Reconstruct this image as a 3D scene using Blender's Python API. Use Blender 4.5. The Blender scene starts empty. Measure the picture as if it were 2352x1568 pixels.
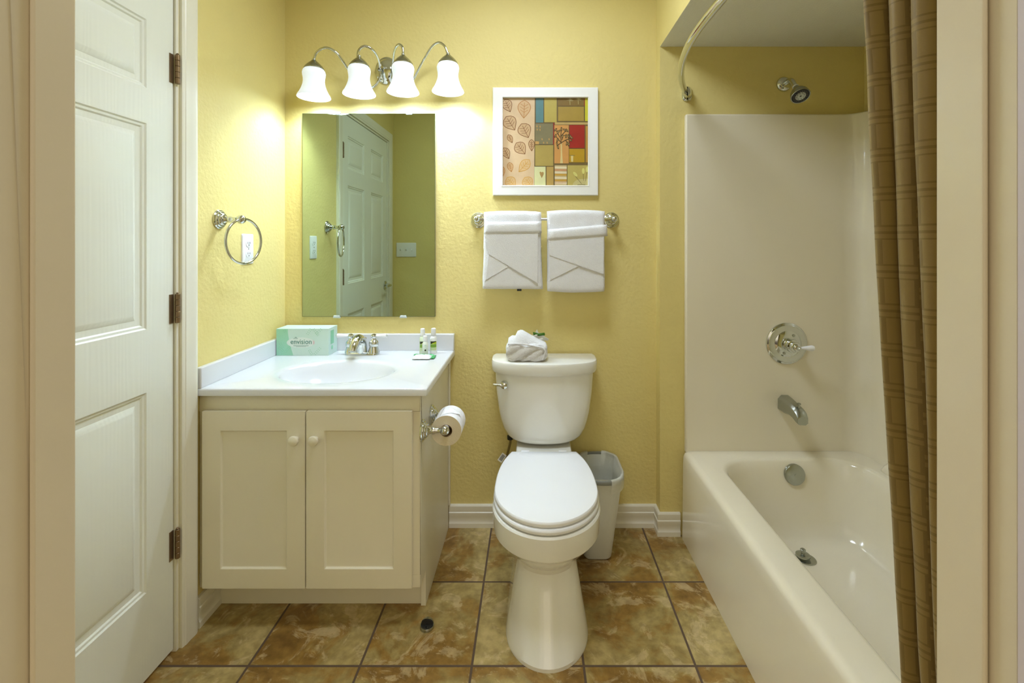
import bpy, bmesh, math, random
from mathutils import Vector, Matrix, noise
PI = math.pi
random.seed(7)
S = bpy.context.scene
COL = S.collection

# ------------------------------------------------------------------ camera
CAM_H = 1.31
F = 1080.0; VX, VY = 1222.0, 556.0
cd = bpy.data.cameras.new('camera'); cam = bpy.data.objects.new('camera', cd); COL.objects.link(cam)
cam.location = (0, 0, CAM_H); cam.rotation_euler = (PI/2, 0, 0)
cd.sensor_fit = 'HORIZONTAL'; cd.sensor_width = 36; cd.lens = F/2352*36
cd.shift_x = (1176-VX)/2352; cd.shift_y = (VY-784)/2352
cd.clip_start = 0.02
S.camera = cam
# ------------------------------------------------------------------ exposure, world
S.view_settings.view_transform = 'Standard'; S.view_settings.look = 'None'
S.view_settings.exposure = 1.6; S.view_settings.gamma = 1.0; S.view_settings.use_curve_mapping = False
LAMP_W = 2.1
SHADE_E = 0.16
w = bpy.data.worlds.new('world'); S.world = w; w.use_nodes = True
wt = w.node_tree; bgn = wt.nodes['Background']; bgn.inputs[1].default_value = 0.34
wc = wt.nodes.new('ShaderNodeTexCoord'); wx = wt.nodes.new('ShaderNodeSeparateXYZ'); wt.links.new(wc.outputs['Generated'], wx.inputs[0])
wr = wt.nodes.new('ShaderNodeValToRGB'); e = wr.color_ramp.elements      # added fill gradient for an unseen bedroom: dark floor and furniture, pale upper walls
e[0].position = .38; e[0].color = (.05, .04, .025, 1); e[1].position = .62; e[1].color = (1.0, .86, .66, 1)
q = e.new(.50); q.color = (.20, .16, .11, 1)
wm = wt.nodes.new('ShaderNodeMath'); wm.operation = 'MULTIPLY_ADD'; wm.inputs[1].default_value = .5; wm.inputs[2].default_value = .5
wt.links.new(wx.outputs[2], wm.inputs[0]); wt.links.new(wm.outputs[0], wr.inputs[0])
wt.links.new(wr.outputs[0], bgn.inputs[0])
# added fill light for an assumed, unseen bedroom window behind the doorway
wl = bpy.data.lights.new('assumed_window_fill', 'AREA'); wl.shape = 'RECTANGLE'; wl.size = 1.5; wl.size_y = 1.2; wl.energy = 1.6; wl.color = (1.0, .86, .66)
wo = bpy.data.objects.new('assumed_window_fill', wl); COL.objects.link(wo); wo.location = (0, -2.6, 1.45); wo.rotation_euler = (PI/2, 0, 0)

# added fill: unseen disk under the ceiling that brightens the room, no real fixture
cl = bpy.data.lights.new('ceiling_fill', 'AREA'); cl.shape = 'DISK'; cl.size = .5; cl.energy = 5.2; cl.color = (.86, .96, 1.13)
co = bpy.data.objects.new('ceiling_fill', cl); COL.objects.link(co); co.location = (-.08, 1.34, 2.59)

# ------------------------------------------------------------------ helpers
def at(x, y, d):                       # a point of the room seen in the photo at depth d
    return Vector(((x-VX)/F*d, d, CAM_H-(y-VY)/F*d))
def lin(c):
    return tuple(((v/255)/12.92 if v/255 <= .04045 else ((v/255+.055)/1.055)**2.4) for v in c) + (1,)
class NT:
    def __init__(s, name):
        s.m = bpy.data.materials.new(name); s.m.use_nodes = True
        s.t = s.m.node_tree; s.n = s.t.nodes; s.l = s.t.links
        s.b = s.n['Principled BSDF']
    def node(s, t, **k):
        n = s.n.new(t)
        for a, v in k.items(): setattr(n, a, v)
        return n
    def link(s, a, b): s.l.new(a, b)
def mat(name, col, rough=.5, metal=0.0, spec=.5, coat=0.0, bump=None, vary=0.0, vscale=8, trans=0.0, sheen=0.0):
    t = NT(name); b = t.b
    c = lin(col)
    b.inputs['Base Color'].default_value = c
    b.inputs['Roughness'].default_value = rough
    b.inputs['Metallic'].default_value = metal
    b.inputs['Specular IOR Level'].default_value = spec
    b.inputs['Coat Weight'].default_value = coat
    b.inputs['Coat Roughness'].default_value = .05
    b.inputs['Transmission Weight'].default_value = trans
    b.inputs['Sheen Weight'].default_value = sheen
    tc = t.node('ShaderNodeTexCoord')
    nz = t.node('ShaderNodeTexNoise'); nz.inputs['Scale'].default_value = vscale; nz.inputs['Detail'].default_value = 3
    t.link(tc.outputs['Object'], nz.inputs['Vector'])
    mx = t.node('ShaderNodeMix', data_type='RGBA')
    mx.inputs['A'].default_value = c
    mx.inputs['B'].default_value = tuple(v*(1-vary) for v in c[:3])+(1,)
    t.link(nz.outputs['Fac'], mx.inputs['Factor']); t.link(mx.outputs['Result'], b.inputs['Base Color'])
    if bump:
        sc, st, dist, det = bump
        n2 = t.node('ShaderNodeTexNoise'); n2.inputs['Scale'].default_value = sc; n2.inputs['Detail'].default_value = det
        t.link(tc.outputs['Object'], n2.inputs['Vector'])
        bp = t.node('ShaderNodeBump'); bp.inputs['Strength'].default_value = st; bp.inputs['Distance'].default_value = dist
        t.link(n2.outputs['Fac'], bp.inputs['Height']); t.link(bp.outputs['Normal'], b.inputs['Normal'])
    return t.m

M = {}
YEL = (230, 213, 140)
M['wall'] = mat('yellow_wall_paint', YEL, .62, spec=.35, bump=(72, .5, .0035, 2.5), vary=.04)
M['ceil'] = mat('white_ceiling_texture', (226, 224, 208), .9, bump=(140, .6, .004, 3), vary=.05)
M['trim'] = mat('white_trim_paint', (238, 234, 216), .35, bump=(20, .05, .002, 2), vary=.03)
M['frame_paint'] = mat('door_frame_paint', (226, 216, 188), .3, bump=(90, .12, .001, 2), vary=.03)
M['cab'] = mat('cabinet_paint', (240, 234, 212), .38, bump=(60, .06, .001, 2), vary=.03)
M['marble'] = mat('cultured_marble', (226, 228, 231), .16, coat=.3, vary=.02)
M['porc'] = mat('white_porcelain', (240, 240, 232), .08, coat=.5, vary=.01)
M['seat'] = mat('white_seat_plastic', (244, 246, 248), .16, vary=.01)
M['tub'] = mat('bone_fiberglass', (240, 232, 208), .14, coat=.4, vary=.02, vscale=3)
M['chrome'] = mat('chrome', (214, 218, 216), .07, metal=1.0, vary=.03)
M['nickel'] = mat('dull_chrome', (178, 182, 174), .26, metal=1.0, vary=.1)
M['bronze'] = mat('aged_brass', (152, 128, 98), .36, metal=.75, vary=.35, vscale=60)
M['black'] = mat('black_rubber', (14, 14, 14), .5)
M['darkgrey'] = mat('dark_grey_label', (60, 62, 60), .7)
M['towel'] = mat('white_terry', (250, 250, 250), .95, spec=.1, bump=(420, .9, .004, 3), vary=.04, vscale=40, sheen=.2)
M['paper'] = mat('white_tissue', (246, 246, 248), .9, spec=.1, bump=(260, .2, .001, 2))
M['paperend'] = mat('tissue_roll_end', (226, 214, 186), .95, spec=.05, bump=(300, .3, .001, 2))
M['card'] = mat('brown_cardboard', (150, 124, 90), .9)
M['plastic'] = mat('white_plastic', (244, 245, 246), .3, vary=.01)
M['slot'] = mat('slot_dark', (70, 70, 68), .6)
M['wood_white'] = mat('white_picture_frame', (244, 244, 238), .42, vary=.02)
M['porcelain_lever'] = mat('porcelain_lever', (248, 248, 250), .12)
M['bin'] = mat('white_bin_plastic', (224, 226, 218), .34, vary=.02)
M['binrim'] = mat('grey_bin_rim', (140, 143, 136), .4)
M['brasspipe'] = mat('braided_supply', (140, 126, 80), .4, metal=.7)
M['hall'] = mat('hall_trim_paint', (214, 206, 210), .5)

def liner_mat():
    t = NT('translucent_bin_liner')
    tr = t.node('ShaderNodeBsdfTranslucent'); tr.inputs['Color'].default_value = (.95, .95, .90, 1)
    tp = t.node('ShaderNodeBsdfTransparent'); tp.inputs['Color'].default_value = (.95, .95, .9, 1)
    t.b.inputs['Base Color'].default_value = lin((246, 246, 234)); t.b.inputs['Roughness'].default_value = .25
    m1 = t.node('ShaderNodeMixShader'); m1.inputs[0].default_value = .35
    m2 = t.node('ShaderNodeMixShader'); m2.inputs[0].default_value = .22
    t.link(t.b.outputs[0], m1.inputs[1]); t.link(tr.outputs[0], m1.inputs[2])
    t.link(m1.outputs[0], m2.inputs[1]); t.link(tp.outputs[0], m2.inputs[2])
    nz = t.node('ShaderNodeTexNoise'); nz.inputs['Scale'].default_value = 22
    tc = t.node('ShaderNodeTexCoord'); t.link(tc.outputs['Object'], nz.inputs['Vector'])
    bp = t.node('ShaderNodeBump'); bp.inputs['Strength'].default_value = .5; bp.inputs['Distance'].default_value = .01
    t.link(nz.outputs['Fac'], bp.inputs['Height']); t.link(bp.outputs[0], t.b.inputs['Normal'])
    t.link(m2.outputs[0], t.n['Material Output'].inputs[0])
    return t.m
M['liner'] = liner_mat()

def shade_mat():
    t = NT('frosted_glass_lit')
    t.b.inputs['Base Color'].default_value = (.80, .82, .84, 1); t.b.inputs['Roughness'].default_value = .3
    t.b.inputs['Emission Color'].default_value = (.80, .95, 1.10, 1)
    t.b.inputs['Emission Strength'].default_value = SHADE_E
    return t.m
M['shade'] = shade_mat()
def mirror_mat():
    t = NT('mirror_glass'); b = t.b
    b.inputs['Base Color'].default_value = (.44, .52, .42, 1); b.inputs['Metallic'].default_value = 1; b.inputs['Roughness'].default_value = .0
    return t.m
M['mirror'] = mirror_mat()
M['mirror_edge'] = mat('mirror_edge_glass', (70, 92, 78), .2, vary=.1)

def door_mat(name, col):
    t = NT(name); b = t.b
    b.inputs['Base Color'].default_value = lin(col); b.inputs['Roughness'].default_value = .4
    tc = t.node('ShaderNodeTexCoord'); mp = t.node('ShaderNodeMapping')
    mp.inputs['Scale'].default_value = (1, 14, .9)
    t.link(tc.outputs['Object'], mp.inputs['Vector'])
    wv = t.node('ShaderNodeTexWave', wave_type='BANDS', bands_direction='Y'); wv.inputs['Scale'].default_value = 1.6
    wv.inputs['Distortion'].default_value = 14; wv.inputs['Detail'].default_value = 2; wv.inputs['Detail Scale'].default_value = .6
    t.link(mp.outputs[0], wv.inputs['Vector'])
    bp = t.node('ShaderNodeBump'); bp.inputs['Strength'].default_value = .16; bp.inputs['Distance'].default_value = .0008
    t.link(wv.outputs['Fac'], bp.inputs['Height']); t.link(bp.outputs[0], b.inputs['Normal'])
    return t.m
M['door'] = door_mat('white_moulded_door', (236, 238, 226))

TX, TY, TW, TH = -.186, 1.454, .346, .360
def floor_mat():
    t = NT('slate_look_floor_tile'); b = t.b
    tc = t.node('ShaderNodeTexCoord')
    mp = t.node('ShaderNodeMapping'); mp.inputs['Location'].default_value = (-TX+TW*20, -TY+TH*20, 0)
    t.link(tc.outputs['Object'], mp.inputs['Vector'])
    br = t.node('ShaderNodeTexBrick', offset=0.0, squash=1.0)
    br.inputs['Scale'].default_value = 1; br.inputs['Brick Width'].default_value = TW; br.inputs['Row Height'].default_value = TH
    br.inputs['Mortar Size'].default_value = .0042; br.inputs['Mortar Smooth'].default_value = .25
    t.link(mp.outputs[0], br.inputs['Vector'])
    dv = t.node('ShaderNodeVectorMath', operation='DIVIDE'); dv.inputs[1].default_value = (TW, TH, 1)
    fl = t.node('ShaderNodeVectorMath', operation='FLOOR')
    wn = t.node('ShaderNodeTexWhiteNoise')
    ml = t.node('ShaderNodeVectorMath', operation='SCALE'); ml.inputs['Scale'].default_value = 7.0
    ad = t.node('ShaderNodeVectorMath', operation='ADD')
    t.link(mp.outputs[0], dv.inputs[0]); t.link(dv.outputs[0], fl.inputs[0]); t.link(fl.outputs[0], wn.inputs['Vector'])
    t.link(wn.outputs['Color'], ml.inputs[0]); t.link(mp.outputs[0], ad.inputs[0]); t.link(ml.outputs[0], ad.inputs[1])
    n1 = t.node('ShaderNodeTexNoise'); n1.inputs['Scale'].default_value = 4.2; n1.inputs['Detail'].default_value = 7; n1.inputs['Roughness'].default_value = .62; n1.inputs['Distortion'].default_value = .5
    n2 = t.node('ShaderNodeTexNoise'); n2.inputs['Scale'].default_value = 9; n2.inputs['Detail'].default_value = 9; n2.inputs['Roughness'].default_value = .72; n2.inputs['Distortion'].default_value = .9
    n3 = t.node('ShaderNodeTexNoise'); n3.inputs['Scale'].default_value = 38; n3.inputs['Detail'].default_value = 6
    for n in (n1, n2, n3): t.link(ad.outputs[0], n.inputs['Vector'])
    r1 = t.node('ShaderNodeValToRGB'); e = r1.color_ramp.elements
    e[0].position = .34; e[0].color = lin((128, 96, 46)); e[1].position = .66; e[1].color = lin((194, 174, 118))
    q = e.new(.46); q.color = lin((156, 122, 60)); q = e.new(.53); q.color = lin((168, 148, 92))
    t.link(n1.outputs['Fac'], r1.inputs['Fac'])
    r2 = t.node('ShaderNodeValToRGB'); e = r2.color_ramp.elements
    e[0].position = .53; e[0].color = (0, 0, 0, 1); e[1].position = .58; e[1].color = (1, 1, 1, 1)
    t.link(n2.outputs['Fac'], r2.inputs['Fac'])
    m1 = t.node('ShaderNodeMix', data_type='RGBA'); m1.inputs['B'].default_value = lin((216, 196, 152))
    sc = t.node('ShaderNodeMath', operation='MULTIPLY'); sc.inputs[1].default_value = .5
    t.link(r2.outputs[0], sc.inputs[0]); t.link(sc.outputs[0], m1.inputs['Factor']); t.link(r1.outputs[0], m1.inputs['A'])
    r3 = t.node('ShaderNodeValToRGB'); e = r3.color_ramp.elements
    e[0].position = .3; e[0].color = (.62, .58, .5, 1); e[1].position = .62; e[1].color = (1.06, 1.04, 1, 1)
    t.link(n3.outputs['Fac'], r3.inputs['Fac'])
    m2 = t.node('ShaderNodeMix', data_type='RGBA', blend_type='MULTIPLY'); m2.inputs['Factor'].default_value = .75
    t.link(m1.outputs['Result'], m2.inputs['A']); t.link(r3.outputs[0], m2.inputs['B'])
    m3 = t.node('ShaderNodeMix', data_type='RGBA'); m3.inputs['B'].default_value = lin((96, 78, 60))
    t.link(br.outputs['Fac'], m3.inputs['Factor']); t.link(m2.outputs['Result'], m3.inputs['A'])
    t.link(m3.outputs['Result'], b.inputs['Base Color'])
    rr = t.node('ShaderNodeMapRange'); rr.inputs['To Min'].default_value = .34; rr.inputs['To Max'].default_value = .85
    t.link(br.outputs['Fac'], rr.inputs['Value']); t.link(rr.outputs[0], b.inputs['Roughness'])
    hs = t.node('ShaderNodeMath', operation='MULTIPLY_ADD'); hs.inputs[1].default_value = -1.0
    hh = t.node('ShaderNodeMath', operation='MULTIPLY'); hh.inputs[1].default_value = .35
    t.link(n2.outputs['Fac'], hh.inputs[0]); t.link(br.outputs['Fac'], hs.inputs[0]); t.link(hh.outputs[0], hs.inputs[2])
    bp = t.node('ShaderNodeBump'); bp.inputs['Strength'].default_value = .5; bp.inputs['Distance'].default_value = .003
    t.link(hs.outputs[0], bp.inputs['Height']); t.link(bp.outputs[0], b.inputs['Normal'])
    return t.m
M['floor'] = floor_mat()

def curtain_mat():
    t = NT('gold_basketweave_fabric'); b = t.b
    uv = t.node('ShaderNodeUVMap'); uv.uv_map = 'UVMap'
    P = .066
    sx = t.node('ShaderNodeSeparateXYZ'); t.link(uv.outputs[0], sx.inputs[0])
    def mth(op, a, bv=None, c=None):
        n = t.node('ShaderNodeMath', operation=op)
        for i, v in enumerate((a, bv, c)):
            if v is None: continue
            if isinstance(v, (int, float)): n.inputs[i].default_value = v
            else: t.link(v, n.inputs[i])
        return n.outputs[0]
    u = mth('DIVIDE', sx.outputs[0], P); v = mth('DIVIDE', sx.outputs[1], P)
    uf = mth('FRACT', u); ui = mth('FLOOR', u)
    v2 = mth('ADD', v, mth('MULTIPLY', ui, .5)); vf = mth('FRACT', v2)
    tall = mth('GREATER_THAN', vf, .38)                       # tall bar zone, else two short bars
    bar1 = mth('MULTIPLY', mth('GREATER_THAN', uf, .12), mth('LESS_THAN', uf, .46))
    bar2 = mth('MULTIPLY', mth('GREATER_THAN', uf, .58), mth('LESS_THAN', uf, .90))
    bars = mth('ADD', bar1, bar2)
    hb = mth('ADD', mth('MULTIPLY', mth('GREATER_THAN', vf, .04), mth('LESS_THAN', vf, .15)), mth('MULTIPLY', mth('GREATER_THAN', vf, .22), mth('LESS_THAN', vf, .33)))
    pat = mth('ADD', mth('MULTIPLY', tall, bars), mth('MULTIPLY', mth('SUBTRACT', 1.0, tall), hb))
    mx = t.node('ShaderNodeMix', data_type='RGBA'); mx.inputs['A'].default_value = lin((122, 100, 46)); mx.inputs['B'].default_value = lin((138, 115, 60))
    t.link(pat, mx.inputs['Factor']); t.link(mx.outputs['Result'], b.inputs['Base Color'])
    rg = t.node('ShaderNodeMapRange'); rg.inputs['To Min'].default_value = .6; rg.inputs['To Max'].default_value = .38
    t.link(pat, rg.inputs['Value']); t.link(rg.outputs[0], b.inputs['Roughness'])
    b.inputs['Sheen Weight'].default_value = .15
    tc = t.node('ShaderNodeTexCoord'); nz = t.node('ShaderNodeTexNoise'); nz.inputs['Scale'].default_value = 900
    t.link(tc.outputs['Object'], nz.inputs['Vector'])
    bp = t.node('ShaderNodeBump'); bp.inputs['Strength'].default_value = .25; bp.inputs['Distance'].default_value = .001
    t.link(nz.outputs['Fac'], bp.inputs['Height']); t.link(bp.outputs[0], b.inputs['Normal'])
    return t.m
M['curtain'] = curtain_mat()

ORG = {}
class MB:
    def __init__(s): s.bm = bmesh.new(); s.mi = 0; s.mats = []
    def use(s, m):
        if m not in s.mats: s.mats.append(m)
        s.mi = s.mats.index(m); return s
    def face(s, vs):
        try:
            f = s.bm.faces.new(vs); f.material_index = s.mi; return f
        except ValueError: return None
    def v(s, p): return s.bm.verts.new(p)
    def poly(s, pts): return s.face([s.v(p) for p in pts])
    def box(s, x0, x1, y0, y1, z0, z1):
        c = [s.v((x, y, z)) for z in (z0, z1) for x, y in ((x0, y0), (x1, y0), (x1, y1), (x0, y1))]
        for f in ((3, 2, 1, 0), (4, 5, 6, 7), (0, 1, 5, 4), (1, 2, 6, 5), (2, 3, 7, 6), (3, 0, 4, 7)):
            s.face([c[i] for i in f])
        return s
    def loft(s, rings, cap0=True, cap1=True, closed=True):
        R = [[s.v(p) for p in r] for r in rings]; n = len(R[0])
        for a, b in zip(R, R[1:]):
            for i in range(n if closed else n-1):
                j = (i+1) % n; s.face([a[i], a[j], b[j], b[i]])
        if cap0: s.face(R[0][::-1])
        if cap1: s.face(R[-1])
        return s
    def lathe(s, prof, org, axis=(0, 0, 1), seg=32, cap0=True, cap1=True, up=None, ell=1.0):
        a = Vector(axis).normalized(); u = Vector(up) if up else (Vector((1, 0, 0)) if abs(a.x) < .9 else Vector((0, 1, 0)))
        u = (u-a*u.dot(a)).normalized(); v = a.cross(u); o = Vector(org)
        rings = [[o+a*h+(u*math.cos(2*PI*i/seg)+v*math.sin(2*PI*i/seg)*ell)*max(r, 1e-4) for i in range(seg)] for r, h in prof]
        return s.loft(rings, cap0, cap1)
    def tube(s, pts, rad, seg=14, closed=False, cap=True):
        P = [Vector(p) for p in pts]; n = len(P)
        T = []
        for i in range(n):
            a = P[(i-1) % n] if (closed or i) else P[i]; b = P[(i+1) % n] if (closed or i < n-1) else P[i]
            T.append((b-a).normalized())
        u = T[0].orthogonal().normalized(); rings = []
        for i in range(n):
            u = (u-T[i]*u.dot(T[i])).normalized(); v = T[i].cross(u)
            r = rad[i] if isinstance(rad, (list, tuple)) else rad
            rings.append([P[i]+(u*math.cos(2*PI*k/seg)+v*math.sin(2*PI*k/seg))*r for k in range(seg)])
        if closed: rings.append(rings[0]); return s.loft(rings, False, False)
        return s.loft(rings, cap, cap)
    def prism(s, pts, d):              # polygon pts extruded by vector d
        d = Vector(d); return s.loft([[Vector(p) for p in pts], [Vector(p)+d for p in pts]])
    def sphere(s, c, r, seg=20, sc=(1, 1, 1)):
        c = Vector(c); n = seg//2
        rings = [[c+Vector((math.sin(PI*j/n)*math.cos(2*PI*i/seg)*r*sc[0], math.sin(PI*j/n)*math.sin(2*PI*i/seg)*r*sc[1], math.cos(PI*j/n)*r*sc[2])) for i in range(seg)] for j in range(1, n)]
        return s.loft(rings)
    def build(s, name, m=None, parent=None, smooth=38, bevel=None, sub=0, loc=None):
        if m is not None and not s.mats: s.mats = [m]
        bmesh.ops.remove_doubles(s.bm, verts=s.bm.verts, dist=1e-6)
        bmesh.ops.recalc_face_normals(s.bm, faces=s.bm.faces)
        o3 = ORG[parent.name] if parent else Vector(loc or (0, 0, 0))
        bmesh.ops.translate(s.bm, verts=s.bm.verts, vec=-o3)
        me = bpy.data.meshes.new(name); s.bm.to_mesh(me); s.bm.free()
        for k in s.mats: me.materials.append(k)
        if smooth:
            for p in me.polygons: p.use_smooth = True
            me.set_sharp_from_angle(angle=math.radians(smooth))
        o = bpy.data.objects.new(name, me); COL.objects.link(o)
        if parent: o.parent = parent
        else: o.location = o3
        ORG[o.name] = o3
        if bevel:
            b = o.modifiers.new('bevel', 'BEVEL'); b.width = bevel; b.segments = 3; b.limit_method = 'ANGLE'; b.angle_limit = math.radians(38); b.harden_normals = False
        if sub:
            q = o.modifiers.new('subsurf', 'SUBSURF'); q.levels = sub; q.render_levels = sub
        return o
def thing(name, label, cat, loc=(0, 0, 0), group=None):
    o = bpy.data.objects.new(name, None); COL.objects.link(o); o.location = loc; o.empty_display_size = .05
    ORG[o.name] = Vector(loc); return tag(o, label, cat, group)
def tag(o, label, cat, group=None, kind=None):
    o['label'] = label; o['category'] = cat
    if group: o['group'] = group
    if kind: o['kind'] = kind
    return o
def struct(o, label=None, cat=None):
    o['kind'] = 'structure'
    if label: o['label'] = label; o['category'] = cat
    return o
def smooth_path(pts, k=8):
    P = [Vector(p) for p in pts]; out = []
    for i in range(len(P)-1):
        p0 = P[max(i-1, 0)]; p1 = P[i]; p2 = P[i+1]; p3 = P[min(i+2, len(P)-1)]
        for j in range(k):
            t = j/k
            out.append(.5*((2*p1)+(p2-p0)*t+(2*p0-5*p1+4*p2-p3)*t*t+(3*p1-p0-3*p2+p3)*t**3))
    return out+[P[-1]]
def rrect(x0, x1, y0, y1, r, K=8):
    out = []
    for cx, cy, a0 in ((x1-r, y0+r, -PI/2), (x1-r, y1-r, 0), (x0+r, y1-r, PI/2), (x0+r, y0+r, PI)):
        for i in range(K):
            a = a0+PI/2*i/(K-1); out.append((cx+r*math.cos(a), cy+r*math.sin(a)))
    return out
def sweep(mb, path, prof, f, closed=False):
    """profile (u = offset to the left of the path, v = height) swept along a 2-D path with mitres; f maps (p, v) to 3-D"""
    P = [Vector(p) for p in path]; n = len(P); rings = []
    for i in range(n):
        d = []
        if closed or i > 0: d.append((P[i]-P[i-1]).normalized())
        if closed or i < n-1: d.append((P[(i+1) % n]-P[i]).normalized())
        nn = [Vector((-q.y, q.x)) for q in d]
        if len(nn) == 2:
            mm = (nn[0]+nn[1]); mm = mm/mm.dot(nn[0])
        else: mm = nn[0]
        rings.append([f(P[i]+mm*u, v) for u, v in prof])
    if closed: rings.append(rings[0])
    return mb.loft(rings, not closed, not closed)
def text_mesh(body, size, xf, m, name, parent, extrude=.0004):
    cu = bpy.data.curves.new('t', 'FONT'); cu.body = body; cu.size = size; cu.extrude = extrude; cu.align_x = 'CENTER'; cu.resolution_u = 3
    o = bpy.data.objects.new('t', cu); COL.objects.link(o)
    dg = bpy.context.evaluated_depsgraph_get(); dg.update()
    me = bpy.data.meshes.new_from_object(o.evaluated_get(dg))
    bpy.data.objects.remove(o); bpy.data.curves.remove(cu)
    me.transform(Matrix.Translation(-ORG[parent.name]) @ xf)
    me.materials.clear(); me.materials.append(m); me.name = name
    r = bpy.data.objects.new(name, me); COL.objects.link(r); r.parent = parent; ORG[r.name] = ORG[parent.name]
    return r

# ------------------------------------------------------------------ the room
YB = 2.17            # back wall
XL = -1.14           # left wall
XS, YW = .5726, 2.105  # pipe wall of the tub alcove, a little proud of the back wall
XR = 1.487           # far long wall of the alcove
YF0, YF1 = .378, .45   # front wall with the doorway
ZC = 2.60; ZS = 2.185  # ceiling, alcove soffit
JL, JR = -.4417, .392   # door jamb faces
m = MB(); m.box(-1.9, 2.2, -1.2, 2.4, -.06, 0); struct(m.build('floor', M['floor']))
m = MB(); m.box(XL-.1, 1.6, YF1, 2.4, ZC, ZC+.08); struct(m.build('ceiling', M['ceil']))
m = MB(); m.box(XL-.1, XS, YB, YB+.12, 0, ZC); struct(m.build('wall_back', M['wall']))
m = MB(); m.box(XS, 1.6, YW, YB+.12, 0, ZC); struct(m.build('wall_tub_end', M['wall']))
m = MB(); m.box(XR, 1.6, YF1, YW, 0, ZC); struct(m.build('wall_right', M['wall']))
DY0, DY1, DZ = .600, 1.516, 2.108      # opening for the closed door in the left wall
m = MB()
m.box(XL-.1, XL, DY1, YB, 0, ZC); m.box(XL-.1, XL, YF1, DY0, 0, ZC); m.box(XL-.1, XL, DY0, DY1, DZ, ZC)
struct(m.build('wall_left', M['wall']))
m = MB(); ZH = 2.12
m.box(XL-.1, JL-.02, YF0, YF1, 0, ZC); m.box(JR+.02, 1.6, YF0, YF1, 0, ZC); m.box(JL-.02, JR+.02, YF0, YF1, ZH+.02, ZC)
struct(m.build('wall_front', M['wall']))
m = MB(); m.box(XS, XS+.03, YF1, YW, ZS, ZC); struct(m.build('wall_header', M['wall']))
m = MB(); m.box(XS+.0301, XR, YF1, YW, ZS, ZS+.05)
m.box(XS+.0005, XS+.0301, YF1, YW, ZS-.0008, ZS-.0001)
struct(m.build('ceiling_alcove', M['ceil']))
# end wall closing the alcove beside the doorway
m = MB(); m.box(.66, XR, YF1, .56, 0, ZS-.001); struct(m.build('wall_tub_near', M['wall']))

# baseboards
BASE = [(0, 0), (.014, 0), (.014, .020), (.0115, .024), (.010, .034), (.012, .050), (.0155, .064), (.0155, .070), (.012, .073), (.013, .078), (.0125, .098), (.009, .103), (0, .104)]
def base(name, path):
    m = MB(); sweep(m, path, BASE, lambda p, v: Vector((p.x, p.y, v))); struct(m.build(name, M['trim'], smooth=25))
base('baseboard_back', [(XS, YB), (-.381, YB)])
base('baseboard_tub_end', [(.661, YW), (XS, YW), (XS, YB-.001)])
base('baseboard_left', [(XL, 1.704), (XL, 1.594)])

# casing of the closed door
CAS = [(0, 0), (0, .010), (.006, .0125), (.010, .0125), (.013, .0145), (.034, .0150), (.050, .0175), (.058, .0175), (.066, .014), (.068, .0)]
m = MB()
sweep(m, [(DY0-.002, 0), (DY0-.002, DZ+.002), (DY1+.002, DZ+.002), (DY1+.002, 0)], CAS, lambda p, v: Vector((XL+v, p.x, p.y)))
struct(m.build('trim_1', M['trim'], smooth=25))
m = MB()   # jamb lining inside the opening
m.box(XL-.09, XL+.002, DY1-.012, DY1-.0005, 0, DZ-.0005); m.box(XL-.09, XL+.002, DY0+.0005, DY0+.012, 0, DZ-.0005); m.box(XL-.09, XL+.002, DY0+.012, DY1-.012, DZ-.012, DZ-.0005)
struct(m.build('trim_2', M['trim'], bevel=.002))

# the closed six-panel door
def panel_door(m, ys, zs, panels, f, insets):
    """front face split at ys/zs; cells listed in panels get moulded insets"""
    for i in range(len(ys)-1):
        for j in range(len(zs)-1):
            a, b, c, d = ys[i], ys[i+1], zs[j], zs[j+1]
            if (i, j) not in panels:
                m.poly([f(a, c, 0), f(b, c, 0), f(b, d, 0), f(a, d, 0)]); continue
            rings = [[f(a+q, c+q, h), f(b-q, c+q, h), f(b-q, d-q, h), f(a+q, d-q, h)] for q, h in insets]
            m.loft(rings, False, True)
D = thing('door_1', 'closed white six-panel door in the left wall', 'door', (XL, 1.06, 0)); D['kind'] = 'structure'
dy0, dy1, dz0, dz1 = DY0+.014, DY1-.015, .012, DZ-.015
ys = [dy0, .712, .978, 1.112, 1.398, dy1]
zs = [dz0, .268, .863, 1.051, 1.663, 1.768, 1.972, dz1]
XD = XL-.006
INS = [(0, 0), (.004, -.004), (.010, -.005), (.014, -.009), (.030, -.010), (.044, -.003), (.048, -.002)]
m = MB()
panel_door(m, ys, zs, {(i, j) for i in (1, 3) for j in (1, 3, 5)}, lambda y, z, h: (XD+h, y, z), INS)
xb = XD-.034
m.poly([(xb, dy0, dz0), (xb, dy1, dz0), (xb, dy1, dz1), (xb, dy0, dz1)])
m.poly([(xb, dy0, dz0), (XD, dy0, dz0), (XD, dy0, dz1), (xb, dy0, dz1)])
m.poly([(xb, dy1, dz0), (XD, dy1, dz0), (XD, dy1, dz1), (xb, dy1, dz1)])
m.poly([(xb, dy0, dz0), (xb, dy1, dz0), (XD, dy1, dz0), (XD, dy0, dz0)])
m.poly([(xb, dy0, dz1), (xb, dy1, dz1), (XD, dy1, dz1), (XD, dy0, dz1)])
m.build('door_slab', M['door'], D, smooth=25)
for z in (1.862, 1.098, .346):
    m = MB(); yh = DY1-.0115; xh = XL+.006
    for k in range(5):
        z0 = z-.046+k*.0186
        m.lathe([(.0062, 0), (.0072, .001), (.0072, .0172), (.0062, .0182)], (xh, yh, z0), seg=16)
    m.lathe([(.003, 0), (.0045, .002), (.002, .005)], (xh, yh, z+.047), seg=12)
    m.box(XD, XD+.0022, yh-.020, yh-.004, z-.046, z+.046)
    m.build('hinge', M['bronze'], D)
hd = MB(); hz, hy = .975, .665
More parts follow.
